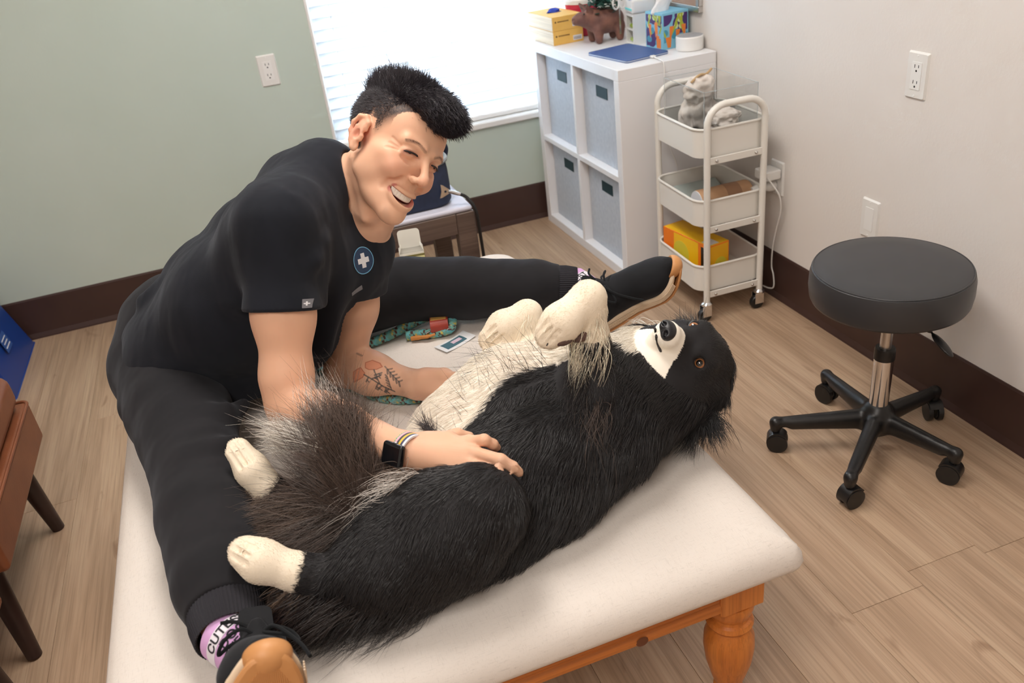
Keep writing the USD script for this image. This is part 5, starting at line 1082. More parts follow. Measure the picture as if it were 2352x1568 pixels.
# socks and shoes
def ortho(Y, Zh):
    Y = np.array(Y, float)/np.linalg.norm(Y); Z = np.array(Zh, float); Z -= Y*(Z@Y); Z /= np.linalg.norm(Z); return np.c_[np.cross(Y, Z), Y, Z]
M_SHOE = fabric('black_knit', lin(22, 23, 26), lin(30, 31, 34), 700.0, 0.8); M_LACE = fabric('black_lace', lin(20, 22, 24), lin(26, 28, 30), 1200.0)
M_MID = noisy('cream_midsole', lin(222, 198, 168), lin(230, 208, 180), 20, 0.55); M_OUT = noisy('tan_rubber', lin(192, 134, 80), lin(204, 146, 92), 20, 0.5)
M_SOCK = fabric('lilac_sock', lin(206, 160, 208), lin(214, 170, 216), 900.0); M_SOCKW = fabric('white_sock_band', lin(226, 222, 230), lin(232, 228, 236), 900.0)
M_PRINT = mat('sock_print', lin(44, 42, 50), 0.8)
def shoe(tip, Y, Zh, ank, s):
    """tip: the toe end of the sole; Y: to the toe; Zh: roughly out of the instep; s: +1 left foot, -1 right."""
    A = ortho(Y, Zh); L = 0.268; O = np.array(tip, float)-A@np.array([0, L, 0.052])
    W = lambda x, y, z: O+A@np.array([x, y, z], float)
    bow = lambda y: -s*0.010*np.sin(np.clip(y/L, 0, 1)*np.pi)      # the foot's inner curve
    wid = lambda y: np.interp(y/L, [0, 0.03, 0.10, 0.25, 0.45, 0.60, 0.70, 0.80, 0.88, 0.93, 0.965, 0.985, 1.0], [0.016, 0.025, 0.033, 0.036, 0.0355, 0.0425, 0.0460, 0.0445, 0.0385, 0.0318, 0.0245, 0.0170, 0.0030])
    rock = lambda y: 0.048*np.clip((y/L-0.66)/0.34, 0, 1)**1.9+0.010*np.clip((0.12-y/L)/0.12, 0, 1)**2
    ys = np.r_[np.linspace(0, 0.03, 7), np.linspace(0.04, 0.23, 24), L-0.034*(1-np.sin(np.linspace(0.05, 1.5, 14)))]
    def slab(z0, z1, grow, sy=1.0):
        rg_ = []
        for y in ys:
            w = wid(y)+grow; zz0, zz1 = rock(y)+z0, rock(y)+(z1 if np.ndim(z1) == 0 else np.interp(y/L, z1[0], z1[1]))
            b = min(0.004, (zz1-zz0)*0.3)
            rg_.append(np.array([W(bow(y)+x, y*sy, z) for x, z in ((-w+b, zz0), (w-b, zz0), (w, zz0+b), (w+0.001, (zz0+zz1)/2), (w-0.001, zz1-b), (w-b, zz1), (-w+b, zz1), (-w+0.001, zz1-b), (-w-0.001, (zz0+zz1)/2), (-w, zz0+b))]))
        return loft(rg_)
    sh = P_.part('shoe', sdf_mesh([q for q in
        [cone(W(bow(y0), y0, z0), W(bow(y1), y1, z1), r0, r1, k=0.03) for (y0, z0, r0), (y1, z1, r1) in zip(((0.045, 0.055, 0.036), (0.10, 0.060, 0.037), (0.155, 0.052, 0.036), (0.20, 0.046, 0.032)), ((0.10, 0.060, 0.037), (0.155, 0.052, 0.036), (0.20, 0.046, 0.032), (0.240, 0.058, 0.017)))]
        + [cone(W(0, 0.045, 0.06), W(0, 0.052, 0.100), 0.037, 0.040, k=0.02), cone(W(0, 0.095, 0.085), W(0, 0.085, 0.125), 0.018, 0.012, k=0.015), ell(W(bow(0.19), 0.195, 0.044), (0.045, 0.05, 0.027), A, k=0.02), cone(W(0, 0.052, 0.085), W(0, 0.055, 0.14), 0.033, 0.036, 's', 0.006)]],
        0.0030), M_SHOE, world=True, smooth=True)
    mid = P_.part('midsole', slab(0.006, ([0, 0.5, 0.8, 1.0], [0.036, 0.031, 0.026, 0.016]), 0.004, 0.955), M_MID, world=True, smooth=45, parent=sh)
    out = P_.part('outsole', slab(-0.002, 0.0060, 0.0015), M_OUT, world=True, smooth=30, parent=sh)
    # toe wrap: the rubber climbs over the tip
    P_.part('toe_wrap', sdf_mesh([ell(W(bow(L)*0, L-0.024, 0.052), (0.0285, 0.0265, 0.0220), A), ell(W(0, L-0.046, 0.074), (0.036, 0.036, 0.032), A, 's', 0.006)], 0.0018), M_OUT, world=True, smooth=True, parent=sh)
    for q in range(26):
        x = -0.0375+0.003*q; ya = L-0.004-0.020*(abs(x)/0.04)**2*2
        rr_ = [W(bow(y)+x*np.clip(wid(y)/0.046, 0.3, 1), y, rock(y)-0.0022) for y in np.linspace(0.15, min(ya, L-0.002), 14)]
        P_.part('tread_rib', tube(rr_, 0.0008, 5), M_OUT, world=True, parent=sh)
    for rr0 in (0.030, 0.021):
        arc = [W(bow(0.215)+rr0*math.sin(a)*0.95, 0.188+rr0*math.cos(a)*1.1, rock(0.188+rr0*math.cos(a))-0.0028) for a in np.linspace(-1.25, 1.25, 16)]
        P_.part('tread_arc', tube(arc, 0.0016, 6), mat('tread_arc' + str(used.get('arcm', 0)), lin(168, 110, 60), 0.5), world=True, parent=sh); used['arcm'] = used.get('arcm', 0)+1
    for q in range(4):
        zs_ = 0.017+0.0045*q
        P_.part('sole_groove', tube([W(bow(y)-s*-1*(wid(y)+0.0052)*1.0, y, rock(y)+zs_*np.interp(y/L, [0, 1], [1.0, 0.62])) for y in np.linspace(0.03, 0.235, 24)], 0.0011, 5), M_MID, world=True, parent=sh)
    # laces
    for q in range(6):
        y = 0.108+0.0155*q; z = 0.092-0.0065*q+0.004*(q == 0); w = 0.026
        P_.part('lace', tube(smooth_path([W(bow(y)-w, y+0.004, z-0.006), W(bow(y)-w*0.5, y+0.001, z+0.005), W(bow(y), y, z+0.0085), W(bow(y)+w*0.5, y+0.001, z+0.005), W(bow(y)+w, y+0.004, z-0.006)], 5), 0.0032, 7), M_LACE, world=True, parent=sh)
    k0 = W(0, 0.100, 0.106)
    ends = [[(0, 0, 0), (-0.012, -0.012, 0.020), (-0.030, -0.022, 0.030), (-0.045, -0.020, 0.030)], [(0, 0, 0), (0.018, 0.006, 0.010), (0.036, 0.022, -0.006), (0.050, 0.048, -0.030), (0.056, 0.066, -0.048)], [(0, 0, 0), (0.02, -0.008, 0.012), (0.042, -0.004, 0.002), (0.05, 0.012, -0.016), (0.034, 0.014, -0.006), (0.006, 0.004, 0.004)], [(0, 0, 0), (-0.02, 0.006, 0.012), (-0.042, 0.004, 0.002), (-0.05, -0.012, -0.012), (-0.034, -0.012, -0.002), (-0.006, 0.0, 0.004)]]
    for e in ends: P_.part('lace_end', tube(smooth_path([k0+A@(np.array(x)*np.array([s, 1, 1])) for x in e], 7), 0.0026, 7), M_LACE, world=True, parent=sh)
    P_.part('knot', moved(trimesh.creation.icosphere(2, 0.007), k0), M_LACE, world=True, parent=sh)
    P_.part('tongue', stand(moved(prism(rrect(0.044, 0.056, 0.012), 0.006), (0, 0, -0.003)), W(0, 0.080, 0.127), A[:, 0], A@np.array([0, -0.45, 0.9])), M_SHOE, world=True, parent=sh)
    # sock with its printed band
    a, b = np.array(ank), W(0, 0.058, 0.085); d = (b-a)/np.linalg.norm(b-a); Ls = np.linalg.norm(b-a)
    u = A[:, 0]-d*(A[:, 0]@d); u /= np.linalg.norm(u); w_ = np.cross(u, d)
    def sleeve_(t0, t1, r, m_, nm, th=0.002):
        ts = np.linspace(t0, t1, 6); an = np.linspace(0, 2*np.pi, 60, endpoint=False)
        return P_.part(nm, loft([a+d*t+(np.cos(an)*r)[:, None]*u+(np.sin(an)*r)[:, None]*w_ for t in ts]+[a+d*t+(np.cos(an)*(r-th))[:, None]*u+(np.sin(an)*(r-th))[:, None]*w_ for t in ts[::-1]], cap=False), m_, world=True, smooth=50)
    so = sleeve_(-0.016, Ls+0.01, 0.0385, M_SOCK, 'sock'); r_ = 0.0392
    P_.part('sock_band', loft([a+d*t+(np.cos(an_)*r)[:, None]*u+(np.sin(an_)*r)[:, None]*w_ for an_ in [np.linspace(0, 2*np.pi, 60, endpoint=False)] for t, r in ((0.000, 0.0386), (0.000, r_), (0.018, r_), (0.018, 0.0386))], cap=False), M_SOCKW, world=True, parent=so)
    for txt, t_, h_, a0 in (('CUTEST', 0.0025, 0.0135, ROT[0]), ('DOG', 0.0205, 0.014, ROT[1]), ('EVER', 0.038, 0.012, ROT[2])):
        tmm = meshkit.text_mesh(txt, h_, 0.0004, True).subdivide_to_size(0.004, max_iter=8); V = np.array(tmm.vertices); ang = a0+TS*V[:, 0]/r_
        rr_ = r_+0.0002+V[:, 2]; tt = t_+h_-V[:, 1] if TS > 0 else t_+h_-V[:, 1]
        P_.part('print', trimesh.Trimesh(a+d*tt[:, None]+(np.cos(ang)*rr_)[:, None]*u+(np.sin(ang)*rr_)[:, None]*w_, tmm.faces), M_PRINT, world=True, parent=so, smooth=False)
TS, ROT = 1, (0.12, 0.55, 0.4)
shoe(at(617, 1496, 0.95), (0.20, -0.55, 0.80), (0.1, 0.9, 0.45), ANR+(ANR-KNR)*0.03, -1)
shoe(at(1562, 600, 1.865), (0.60, -0.46, 0.52), (-1.0, 0.25, 0.45), ANL, 1)
# ---------------------------------------------------------------- strands
def strands(name, P, W, material, parent, tint=None, loc=(0, 0, 0), **data):
    """P: strands x points x 3; W: widths along a strand (or strands x points)."""
    p = numbered(parent, name); n, k = P.shape[:2]
    c = UsdGeom.BasisCurves.Define(stage, p); c.CreateTypeAttr('cubic'); c.CreateBasisAttr('catmullRom'); c.CreateWrapAttr('pinned')
    c.CreatePointsAttr(Vt.Vec3fArray.FromNumpy((P-np.asarray(loc)).reshape(-1, 3).astype(np.float32)))
    c.CreateCurveVertexCountsAttr(Vt.IntArray.FromNumpy(np.full(n, k, np.int32)))
    w = np.broadcast_to(np.asarray(W, np.float32), (n, k)).ravel()
    c.CreateWidthsAttr(Vt.FloatArray.FromNumpy(w.astype(np.float32))); c.SetWidthsInterpolation('vertex')
    if tint is not None:
        UsdGeom.PrimvarsAPI(c).CreatePrimvar('tint', Sdf.ValueTypeNames.Color3fArray, 'uniform').Set(Vt.Vec3fArray.FromNumpy(np.asarray(tint, np.float32)))
    UsdShade.MaterialBindingAPI.Apply(c.GetPrim()).Bind(material); setdata(c.GetPrim(), **data)
    return p
def hair_mat(name, rough=0.45):
    return mat(name, rough=rough, nodes={'a': ('attribute', {'attribute': 'tint'})}, links=[('a.color', 'p.base_color')], specular_ior_level=0.55)
M_HAIR = hair_mat('hair_strands', 0.38)
rgh = np.random.default_rng(31)
HD = np.array(lin(50, 46, 52))
vol = [he((0, 0.000, 0.096), (0.060, 0.080, 0.043)), he((0, 0.062, 0.098), (0.052, 0.046, 0.033), k=0.02), he((0.002, 0.090, 0.096), (0.042, 0.026, 0.026), k=0.015), he((0, -0.056, 0.084), (0.056, 0.044, 0.044), k=0.02)]
def vol_post(P, D):
    L = (P-HP.astype(f4))@HR.astype(f4)
    n = meshkit.noise(np.stack([L[..., 0]*150, L[..., 1]*22, L[..., 2]*60], -1), 4).astype(f4)+meshkit.noise(np.stack([L[..., 0]*60, L[..., 1]*14, L[..., 2]*30], -1), 9).astype(f4)
    D = D-f4(0.006)*(n-1.0)
    return smax(D, f4(0.060)-L[..., 2]+f4(0.10)*np.maximum(np.abs(L[..., 0])-0.045, 0)-f4(0.12)*np.maximum(-L[..., 1]-0.03, 0)*0, 0.006)
hv = sdf_mesh(vol, 0.0022, vol_post, slack=0.012)
hp = P_.part('hair', hv, mat('hair_mass', lin(34, 31, 35), 0.5), world=True, smooth=True, label='short dark swept-up hair')
def sample(mesh, n, seed, keep=None):
    f = mesh.faces; v = np.array(mesh.vertices); a = np.linalg.norm(np.cross(v[f[:, 1]]-v[f[:, 0]], v[f[:, 2]]-v[f[:, 0]]), axis=1)
    r = np.random.default_rng(seed); i = r.choice(len(f), n, p=a/a.sum()); u = r.random((n, 2)); s = u.sum(1) > 1; u[s] = 1-u[s]
    p = v[f[i, 0]]+u[:, :1]*(v[f[i, 1]]-v[f[i, 0]])+u[:, 1:]*(v[f[i, 2]]-v[f[i, 0]])
    nn = np.cross(v[f[i, 1]]-v[f[i, 0]], v[f[i, 2]]-v[f[i, 0]]); nn /= np.linalg.norm(nn, axis=1, keepdims=True)+1e-12
    return p, nn
def unit(v): return v/(np.linalg.norm(v, axis=-1, keepdims=True)+1e-12)
p, n = sample(hv, 14000, 3); L = (p-HP)@HR; nl = n@HR; ok = (nl[:, 2] > -0.95) & (L[:, 2] > 0.05); p, n, L, nl = p[ok], n[ok], L[ok], nl[ok]
k = len(p); fr = sm(L[:, 1], -0.04, 0.06)[:, None]
flow = unit(np.array([0.10, 0.85, 0.25])*fr+np.array([0.25, -0.35, 0.75])*(1-fr)+rgh.normal(0, 0.26, (k, 3)))
flow = unit(flow-0.8*nl*np.minimum((flow*nl).sum(1, keepdims=True), 0)+nl*0.05)
ln_ = (0.010+0.012*rgh.random(k)+0.016*(1-fr[:, 0])*rgh.random(k)**3)[:, None]
dn = np.array([0, 0.1, -0.55])*fr
ps = [p]
for q in range(1, 5): ps.append(ps[-1]+(unit(flow+dn*(q/4)*sm(L[:, 1], 0.05, 0.11)[:, None]*1.6)*ln_/4)@HR.T)
tn = HD*(0.75+0.6*rgh.random((k, 1)))
strands('hair_strand', np.stack(ps, 1), [0.0006, 0.0006, 0.00055, 0.0004, 0.00012], M_HAIR, hp, tn, P_.loc)
# the odd long spikes at the crown
k = 46; L0 = np.c_[rgh.uniform(-0.03, 0.035, k), rgh.uniform(-0.085, -0.02, k), rgh.uniform(0.118, 0.132, k)]; d = unit(np.c_[rgh.normal(0.1, 0.3, k), rgh.normal(-0.55, 0.4, k), np.full(k, 0.8)]); ll = rgh.uniform(0.018, 0.042, (k, 1))
ps = [HP+(L0+d*ll*t+np.array([0, -0.012, 0.0])*t*t)@HR.T for t in (0, 0.33, 0.66, 1.0)]
strands('hair_strand', np.stack(ps, 1), [0.0009, 0.0008, 0.0006, 0.0002], M_HAIR, hp, np.tile(HD, (k, 1)), P_.loc)
# cropped sides
bm = trimesh.Trimesh(BV, body.faces, process=False); p, n = sample(bm.submesh([np.nonzero(inh[body.faces].all(1))[0]], append=True), 62000, 5)
L = (p-HP)@HR; nl = n@HR
li = np.interp(L[:, 1], [-0.12, -0.07, -0.03, -0.005, 0.018, 0.030, 0.055, 0.075, 0.10], [-0.050, -0.048, -0.040, 0.028, 0.010, 0.022, 0.048, 0.062, 0.064])
on = (np.linalg.norm((L-np.array([0, -0.014, 0.045]))/np.array([0.0735, 0.092, 0.080]), axis=1) < 1.06) & (rgh.random(len(p)) < sm(L[:, 2]-li, 0.000, 0.034)) & (L[:, 2] < 0.10) & (np.abs(L[:, 0]) < 0.0785) & ~((np.abs(L[:, 0]) > 0.0690) & (np.abs(L[:, 1]+0.011) < 0.0235) & (L[:, 2] < 0.037))
p, n, L, nl = p[on], n[on], L[on], nl[on]; k = len(p)
ln_ = (0.0025+0.009*sm(L[:, 2]-np.interp(L[:, 1], [-0.1, -0.03, 0, 0.05], [-0.03, 0.0, 0.03, 0.05]), 0.01, 0.06))*(0.7+0.6*rgh.random(k)); ln_ = ln_[:, None]
d = unit(nl*0.55+np.array([0, -0.75, -0.35])*(L[:, 1:2] < 0.02)+np.array([0, -0.2, -0.5])*(L[:, 1:2] >= 0.02)+rgh.normal(0, 0.25, (k, 3)))
ps = [HP+(L+d*ln_*t)@HR.T for t in (0, 0.5, 1.0)]
strands('hair_stubble', np.stack(ps, 1), [0.0006, 0.0005, 0.0002], M_HAIR, hp, HD*(0.8+0.5*rgh.random((k, 1))), P_.loc)
# eyebrows
eb = []
for s in (1, -1):
    B = smooth_path([snap(q, (s*0.3, 1, 0), base_head)+np.array([0, 0.0004, 0]) for q in ((s*0.013, 0.097, 0.0255), (s*0.028, 0.091, 0.0315), (s*0.038, 0.085, 0.0305), (s*0.047, 0.075, 0.0265))], 14)
    for q in range(110):
        c = B[rgh.integers(0, len(B))]+rgh.normal(0, 0.0009, 3); dd = unit(np.array([s*0.75, -0.35, 0.25])+rgh.normal(0, 0.2, 3))*rgh.uniform(0.0025, 0.0045)
        eb.append([H(*c), H(*(c+dd*0.5+np.array([0, 0.0006, 0]))), H(*(c+dd))])
strands('eyebrow', np.array(eb), [0.00022, 0.0002, 0.0001], M_HAIR, P_.path, np.tile(lin(104, 76, 64), (len(eb), 1)), P_.loc)
# ---------------------------------------------------------------- the dog
from scipy.spatial import cKDTree
DR = np.array([[0.29540, -0.46700, 0.83346], [0.77216, -0.39702, -0.49613], [0.56259, 0.79012, 0.24332]])      # columns: right, nose, top of the head
DP = np.array([0.6535, 1.1345, 0.6095])
def K(*p): return DP+DR@np.array(p, float)
def kc(a, b, ra, rb, op='u', k=0.01): return cone(K(*a), K(*b), ra, rb, op, k)
def ke(c, r, op='u', k=0.01, rot=None): return ell(K(*c), r, DR if rot is None else DR@rot, op, k)
bones = []       # name, a, b, ra, rb, blend
def bone(nm, pts, rad, k=0.03):
    for i in range(len(pts)-1): bones.append((nm, np.array(pts[i]), np.array(pts[i+1]), rad[i], rad[i+1], k))
A1, A2, A3, A4 = at(1365, 980, 1.445), at(1225, 1075, 1.395), at(1090, 1175, 1.345), at(930, 1255, 1.28)
B1, B2, B3, B4 = at(1290, 890, 1.485), at(1175, 925, 1.47), at(1075, 1005, 1.455), at(985, 1120, 1.41)
bone('torso', [A1, A2, A3, A4], [0.106, 0.108, 0.094, 0.082], 0.06)
bone('belly', [B1, B2, B3, B4], [0.088, 0.086, 0.078, 0.070], 0.06)
NK0, NK1 = at(1375, 940, 1.465), at(1500, 880, 1.515)
bone('neck', [NK0, NK1, K(0, -0.055, -0.02)], [0.112, 0.092, 0.072], 0.05)
NEL, NCA, NPW, NTO = at(1362, 905, 1.375), at(1352, 684, 1.325), at(1288, 742, 1.305), at(1262, 768, 1.305)
bone('near_arm', [at(1370, 985, 1.41), NEL], [0.06, 0.044], 0.03); bone('near_arm', [NEL, NEL*0.45+NCA*0.55, NCA], [0.040, 0.0265, 0.0245], 0.02)
bone('near_paw', [NCA, NPW, NTO], [0.0265, 0.029, 0.023], 0.015)
FEL, FCA, FPW, FTO = at(1215, 860, 1.50), at(1212, 722, 1.50), at(1158, 750, 1.49), at(1128, 778, 1.488)
bone('far_arm', [at(1240, 900, 1.46), FEL, FCA], [0.05, 0.034, 0.0235], 0.02); bone('far_paw', [FCA, FPW, FTO], [0.0245, 0.027, 0.022], 0.015)
NHP, NKN, NHK, NHT = at(950, 1262, 1.265), at(1105, 1165, 1.225), at(755, 1325, 1.215), at(600, 1288, 1.200)
bone('near_thigh', [NHP, NKN], [0.088, 0.058], 0.03); bone('near_thigh', [NKN, NKN*0.55+NHP*0.45, at(870, 1305, 1.225), NHK], [0.056, 0.080, 0.058, 0.030], 0.03)
bone('near_foot', [NHK, at(690, 1316, 1.208)], [0.029, 0.026], 0.015); bone('near_toes', [at(690, 1316, 1.208), NHT, at(565, 1270, 1.200)], [0.026, 0.0285, 0.024], 0.015)
FHP, FKN, FHK, FHT = at(930, 1190, 1.38), at(860, 1140, 1.37), at(655, 1150, 1.40), at(580, 1080, 1.385)
bone('far_thigh', [FHP, FKN], [0.07, 0.05], 0.03); bone('far_thigh', [FKN, at(770, 1160, 1.39), FHK], [0.05, 0.042, 0.026], 0.03)
bone('far_foot', [FHK, at(612, 1118, 1.39)], [0.0255, 0.023], 0.015); bone('far_toes', [at(612, 1118, 1.39), FHT, at(548, 1036, 1.385)], [0.024, 0.0255, 0.021], 0.015)
T0, T1, T2, T3 = at(880, 1205, 1.31), at(815, 1120, 1.295), at(775, 1035, 1.31), at(712, 1000, 1.40)
bone('tail', [T0, T1, T2], [0.035, 0.032, 0.028], 0.02); bone('tail_tip', [T2, T3], [0.028, 0.018], 0.02)
dog = [cone(a, b, ra, rb, k=k) for _, a, b, ra, rb, k in bones]
# head
dog += [ke((0, -0.025, 0.008), (0.060, 0.066, 0.053), k=0.03), ke((0, 0.020, 0.016), (0.046, 0.040, 0.036), k=0.025)]
dog += both(lambda s: ke((s*0.034, -0.002, -0.020), (0.032, 0.044, 0.032), k=0.025))
dog += [kc((0, 0.035, -0.010), (0, 0.098, -0.018), 0.034, 0.0235, k=0.018), kc((0, 0.030, -0.040), (0, 0.088, -0.040), 0.022, 0.0145, k=0.012), ke((0, 0.105, -0.016), (0.021, 0.014, 0.018), k=0.010)]
dog += both(lambda s: [kc((s*0.020, 0.050, 0.022), (s*0.036, 0.026, 0.036), 0.008, 0.009, k=0.015), ke((s*0.0345, 0.044, 0.0195), (0.010, 0.010, 0.0085), 's', 0.008)])
dog += both(lambda s: [kc((s*0.005, 0.115, -0.033), (s*0.017, 0.090, -0.0335), 0.0016, 0.0022, 's', 0.004), kc((s*0.017, 0.090, -0.0335), (s*0.026, 0.058, -0.030), 0.0024, 0.002, 's', 0.004)])
dog += [kc((0, 0.119, -0.022), (0, 0.116, -0.034), 0.0010, 0.0010, 's', 0.003)]
# ears: the left one hangs towards the table, the right one folds back
dog += [ke((-0.058, -0.040, 0.018), (0.012, 0.026, 0.024), k=0.02), kc((-0.062, -0.045, 0.022), (-0.094, -0.048, 0.006), 0.018, 0.010, k=0.02), kc((-0.094, -0.048, 0.006), (-0.115, -0.040, -0.010), 0.011, 0.005, k=0.015)]
dog += [kc((0.055, -0.035, 0.022), (0.078, -0.060, 0.012), 0.016, 0.008, k=0.02)]
# toes: two furrows on every paw
def furrows(a, b, r, up):
    a, b = np.array(a), np.array(b); d = unit(b-a); u = unit(up-d*(up@d)); w = np.cross(d, u); o = []
    for x in (-0.42, 0.0, 0.42): o.append(cone(a+d*0.012+u*r*0.95+w*r*x*1.0, b+d*r*0.7+u*r*0.55+w*r*x, 0.0022, 0.0034, 's', 0.006))
    return o
dog += furrows(NPW, NTO, 0.026, -CF+CR*-0.3)+furrows(FPW, FTO, 0.024, -CF)+furrows(NHT, at(565, 1270, 1.200), 0.026, -CF+CD*-0.4)+furrows(FHT, at(548, 1036, 1.385), 0.024, -CF+CR*0.3)
# pads
pads = [(at(1292, 778, 1.300), 0.0135), (at(1330, 772, 1.318), 0.012)]
def dog_post(P, D): return smax(D, -(P[..., 2]-f4(TZ+0.0015)), 0.01)
fine_d = [(DP, 0.155), ((NCA+NTO)/2, 0.07), ((FCA+FTO)/2, 0.06), (NHT, 0.06), (FHT, 0.06)]
isf = lambda c: np.any([np.linalg.norm(c-p, axis=1) < r for p, r in fine_d], axis=0)
isc = lambda c: ~np.any([np.linalg.norm(c-p, axis=1) < r-0.03 for p, r in fine_d], axis=0)
dogm = cat(sdf_mesh(dog, 0.0020, dog_post, only=isf, slack=0.014), sdf_mesh(dog, 0.0052, dog_post, only=isc, slack=0.014))
DV = np.array(dogm.vertices)
BLACK, BROWN, DWHITE, PINK = np.array(lin(33, 32, 34)), np.array(lin(84, 70, 63)), np.array(lin(246, 238, 224)), np.array(lin(206, 168, 156))
bn = np.array([b[0] for b in bones]); ba = np.array([b[1] for b in bones]); bb = np.array([b[2] for b in bones]); br0 = np.array([b[3] for b in bones]); br1 = np.array([b[4] for b in bones])
def region(P):
    """Nearest bone, the place along it, and how far from it (relative to its radius)."""
    best = np.full(len(P), 9.0); idx = np.zeros(len(P), int); tt = np.zeros(len(P))
    for i in range(len(bones)):
        ab = bb[i]-ba[i]; t = np.clip((P-ba[i])@ab/(ab@ab), 0, 1); d = np.linalg.norm(P-ba[i]-t[:, None]*ab, axis=1)-(br0[i]+t*(br1[i]-br0[i]))
        m = d < best; best[m], idx[m], tt[m] = d[m], i, t[m]
    return idx, tt, best
VL = [K(0, 0.06, -0.060), K(0, 0.005, -0.072), at(1425, 745, 1.48), at(1330, 785, 1.44), at(1230, 775, 1.42), at(1120, 815, 1.42), at(1045, 895, 1.40), at(985, 985, 1.38), at(940, 1060, 1.34)]   # the white line along throat, breast and belly
VWID = np.array([0.05, 0.045, 0.032, 0.050, 0.056, 0.066, 0.072, 0.066, 0.045])
def coat(P):
    """Colour, hair length and whether it is the white part, at points of the skin."""
    idx, tt, dd = region(P); nm = bn[idx]; L = (P-DP)@DR; wob = 0.022*(meshkit.fbm(P*28, 3, 4)-0.5)
    white = np.zeros(len(P), bool); brown = np.zeros(len(P), bool); ln = np.full(len(P), 0.034)
    vd = np.full(len(P), 9.0)
    for a, b, w0, w1 in zip(VL[:-1], VL[1:], VWID[:-1], VWID[1:]):
        ab = b-a; t = np.clip((P-a)@ab/(ab@ab), 0, 1); vd = np.minimum(vd, np.linalg.norm(P-a-t[:, None]*ab, axis=1)/(w0+t*(w1-w0)))
    body_ = np.isin(nm, ['torso', 'belly', 'neck']); white |= body_ & (vd+wob*12 < 1)
    ln = np.where(body_ & white, 0.022, ln); ln = np.where(nm == 'neck', 0.040, ln)
    # far flank
    far = body_ & ((P-(B1+B4)/2)@unit(np.array([-0.35, 0.9, 0.1])) > 0.03) & (P[:, 0] < 0.47); white |= far
    for q, w0 in (('near_arm', 0.60), ('far_arm', 0.15)):
        c = NCA if q == 'near_arm' else FCA; e = NEL if q == 'near_arm' else FEL
        m = nm == q; f = (P-e)@(c-e)/((c-e)@(c-e)); white |= m & (f+wob*6 > w0); ln = np.where(m, 0.015, ln)
    for q in ('near_paw', 'far_paw', 'near_toes', 'far_toes'): m = nm == q; white |= m; ln = np.where(m, 0.0052, ln)
    for q in ('near_foot', 'far_foot'): m = nm == q; white &= ~m; ln = np.where(m, 0.009, ln)
    m = nm == 'near_thigh'; ln = np.where(m, 0.024, ln)
    m = np.isin(nm, ['far_thigh', 'tail']); brown |= m; ln = np.where(m, 0.055, ln)
    m = nm == 'tail_tip'; white |= m; ln = np.where(m, 0.05, ln)
    hd = (np.linalg.norm(L/np.array([1, 1.0, 1]), axis=1) < 0.145) & ((L[:, 1] > -0.055) | (np.abs(L[:, 0]) > 0.05))
    face = hd & (np.linalg.norm((L-np.array([0, 0.02, 0]))/np.array([0.09, 0.14, 0.085]), axis=1) < 1)
    muz = face & ((L[:, 1]-0.9*np.maximum(L[:, 2]+0.012, 0)-0.30*np.abs(L[:, 0])+wob*0.3) > 0.066)
    chin = face & (L[:, 2] < -0.036-0.10*np.clip(0.05-L[:, 1], 0, 1)+wob*0.5) & (L[:, 1] > -0.04) & (np.abs(L[:, 0]) < 0.040-0.15*np.maximum(L[:, 2]+0.055, 0))
    white = np.where(face, muz | chin, white); ln = np.where(face, np.where(L[:, 1] > 0.045, 0.0040, np.where(L[:, 1] > 0.0, 0.008, 0.015)), ln)
    ears = hd & (np.abs(L[:, 0]) > 0.066) & (L[:, 1] < 0.0); white &= ~ears; ln = np.where(ears, 0.022, ln)
    return white, brown & ~white, ln, idx, tt, face, L
wh, brn, _, _, _, face, L = coat(DV)
dcol = np.where(wh[:, None], np.where(np.isin(bn[region(DV)[0]], ['near_paw', 'far_paw', 'near_toes', 'far_toes', 'near_arm', 'far_arm'])[:, None], np.array(lin(242, 228, 206)), DWHITE), np.where(brn[:, None], BROWN*0.75, BLACK))
# bare skin: the rims of eyes and lips, the pink of the groin and lips
lipl = np.minimum(segd(L, [(0.005, 0.115, -0.033), (0.017, 0.090, -0.0335), (0.026, 0.058, -0.030)]), segd(L, [(-0.005, 0.115, -0.033), (-0.017, 0.090, -0.0335), (-0.026, 0.058, -0.030)]))
dcol = np.where((lipl < 0.0035)[:, None], lin(40, 36, 38), dcol)
pk = np.exp(-((DV-at(1175, 800, 1.40))**2).sum(1)/0.05**2)*wh*0.35+np.exp(-((DV-at(1015, 905, 1.37))**2).sum(1)/0.03**2)*wh*0.5
dcol = dcol*(1-pk[:, None])+PINK*pk[:, None]
D_ = Thing('dog', 'black and white long-haired dog lying on its back on the padded table', 'dog', (0.3, 1.08, TZ))
M_DOG = mat('dog_skin', rough=0.7, nodes={'a': ('attribute', {'attribute': 'tint'})}, links=[('a.color', 'p.base_color')], specular_ior_level=0.25)
D_.part('body', dogm, M_DOG, world=True, colors=dcol)
M_NOSE = noisy('wet_nose', lin(26, 26, 30), lin(34, 34, 38), 400, 0.32, 0.4, 900, 0.0006)
nose = [ke((0, 0.117, -0.012), (0.0175, 0.0115, 0.0140), k=0.004)]+both(lambda s: [ke((s*0.0098, 0.119, -0.0155), (0.0085, 0.008, 0.0085), k=0.005), ke((s*0.0085, 0.1275, -0.0150), (0.0038, 0.0055, 0.0034), 's', 0.003), kc((s*0.010, 0.127, -0.017), (s*0.0165, 0.119, -0.019), 0.0022, 0.001, 's', 0.002)])+[kc((0, 0.129, -0.016), (0, 0.124, -0.027), 0.0009, 0.0009, 's', 0.002)]
D_.part('nose', sdf_mesh(nose, 0.0010), M_NOSE, world=True, smooth=True)
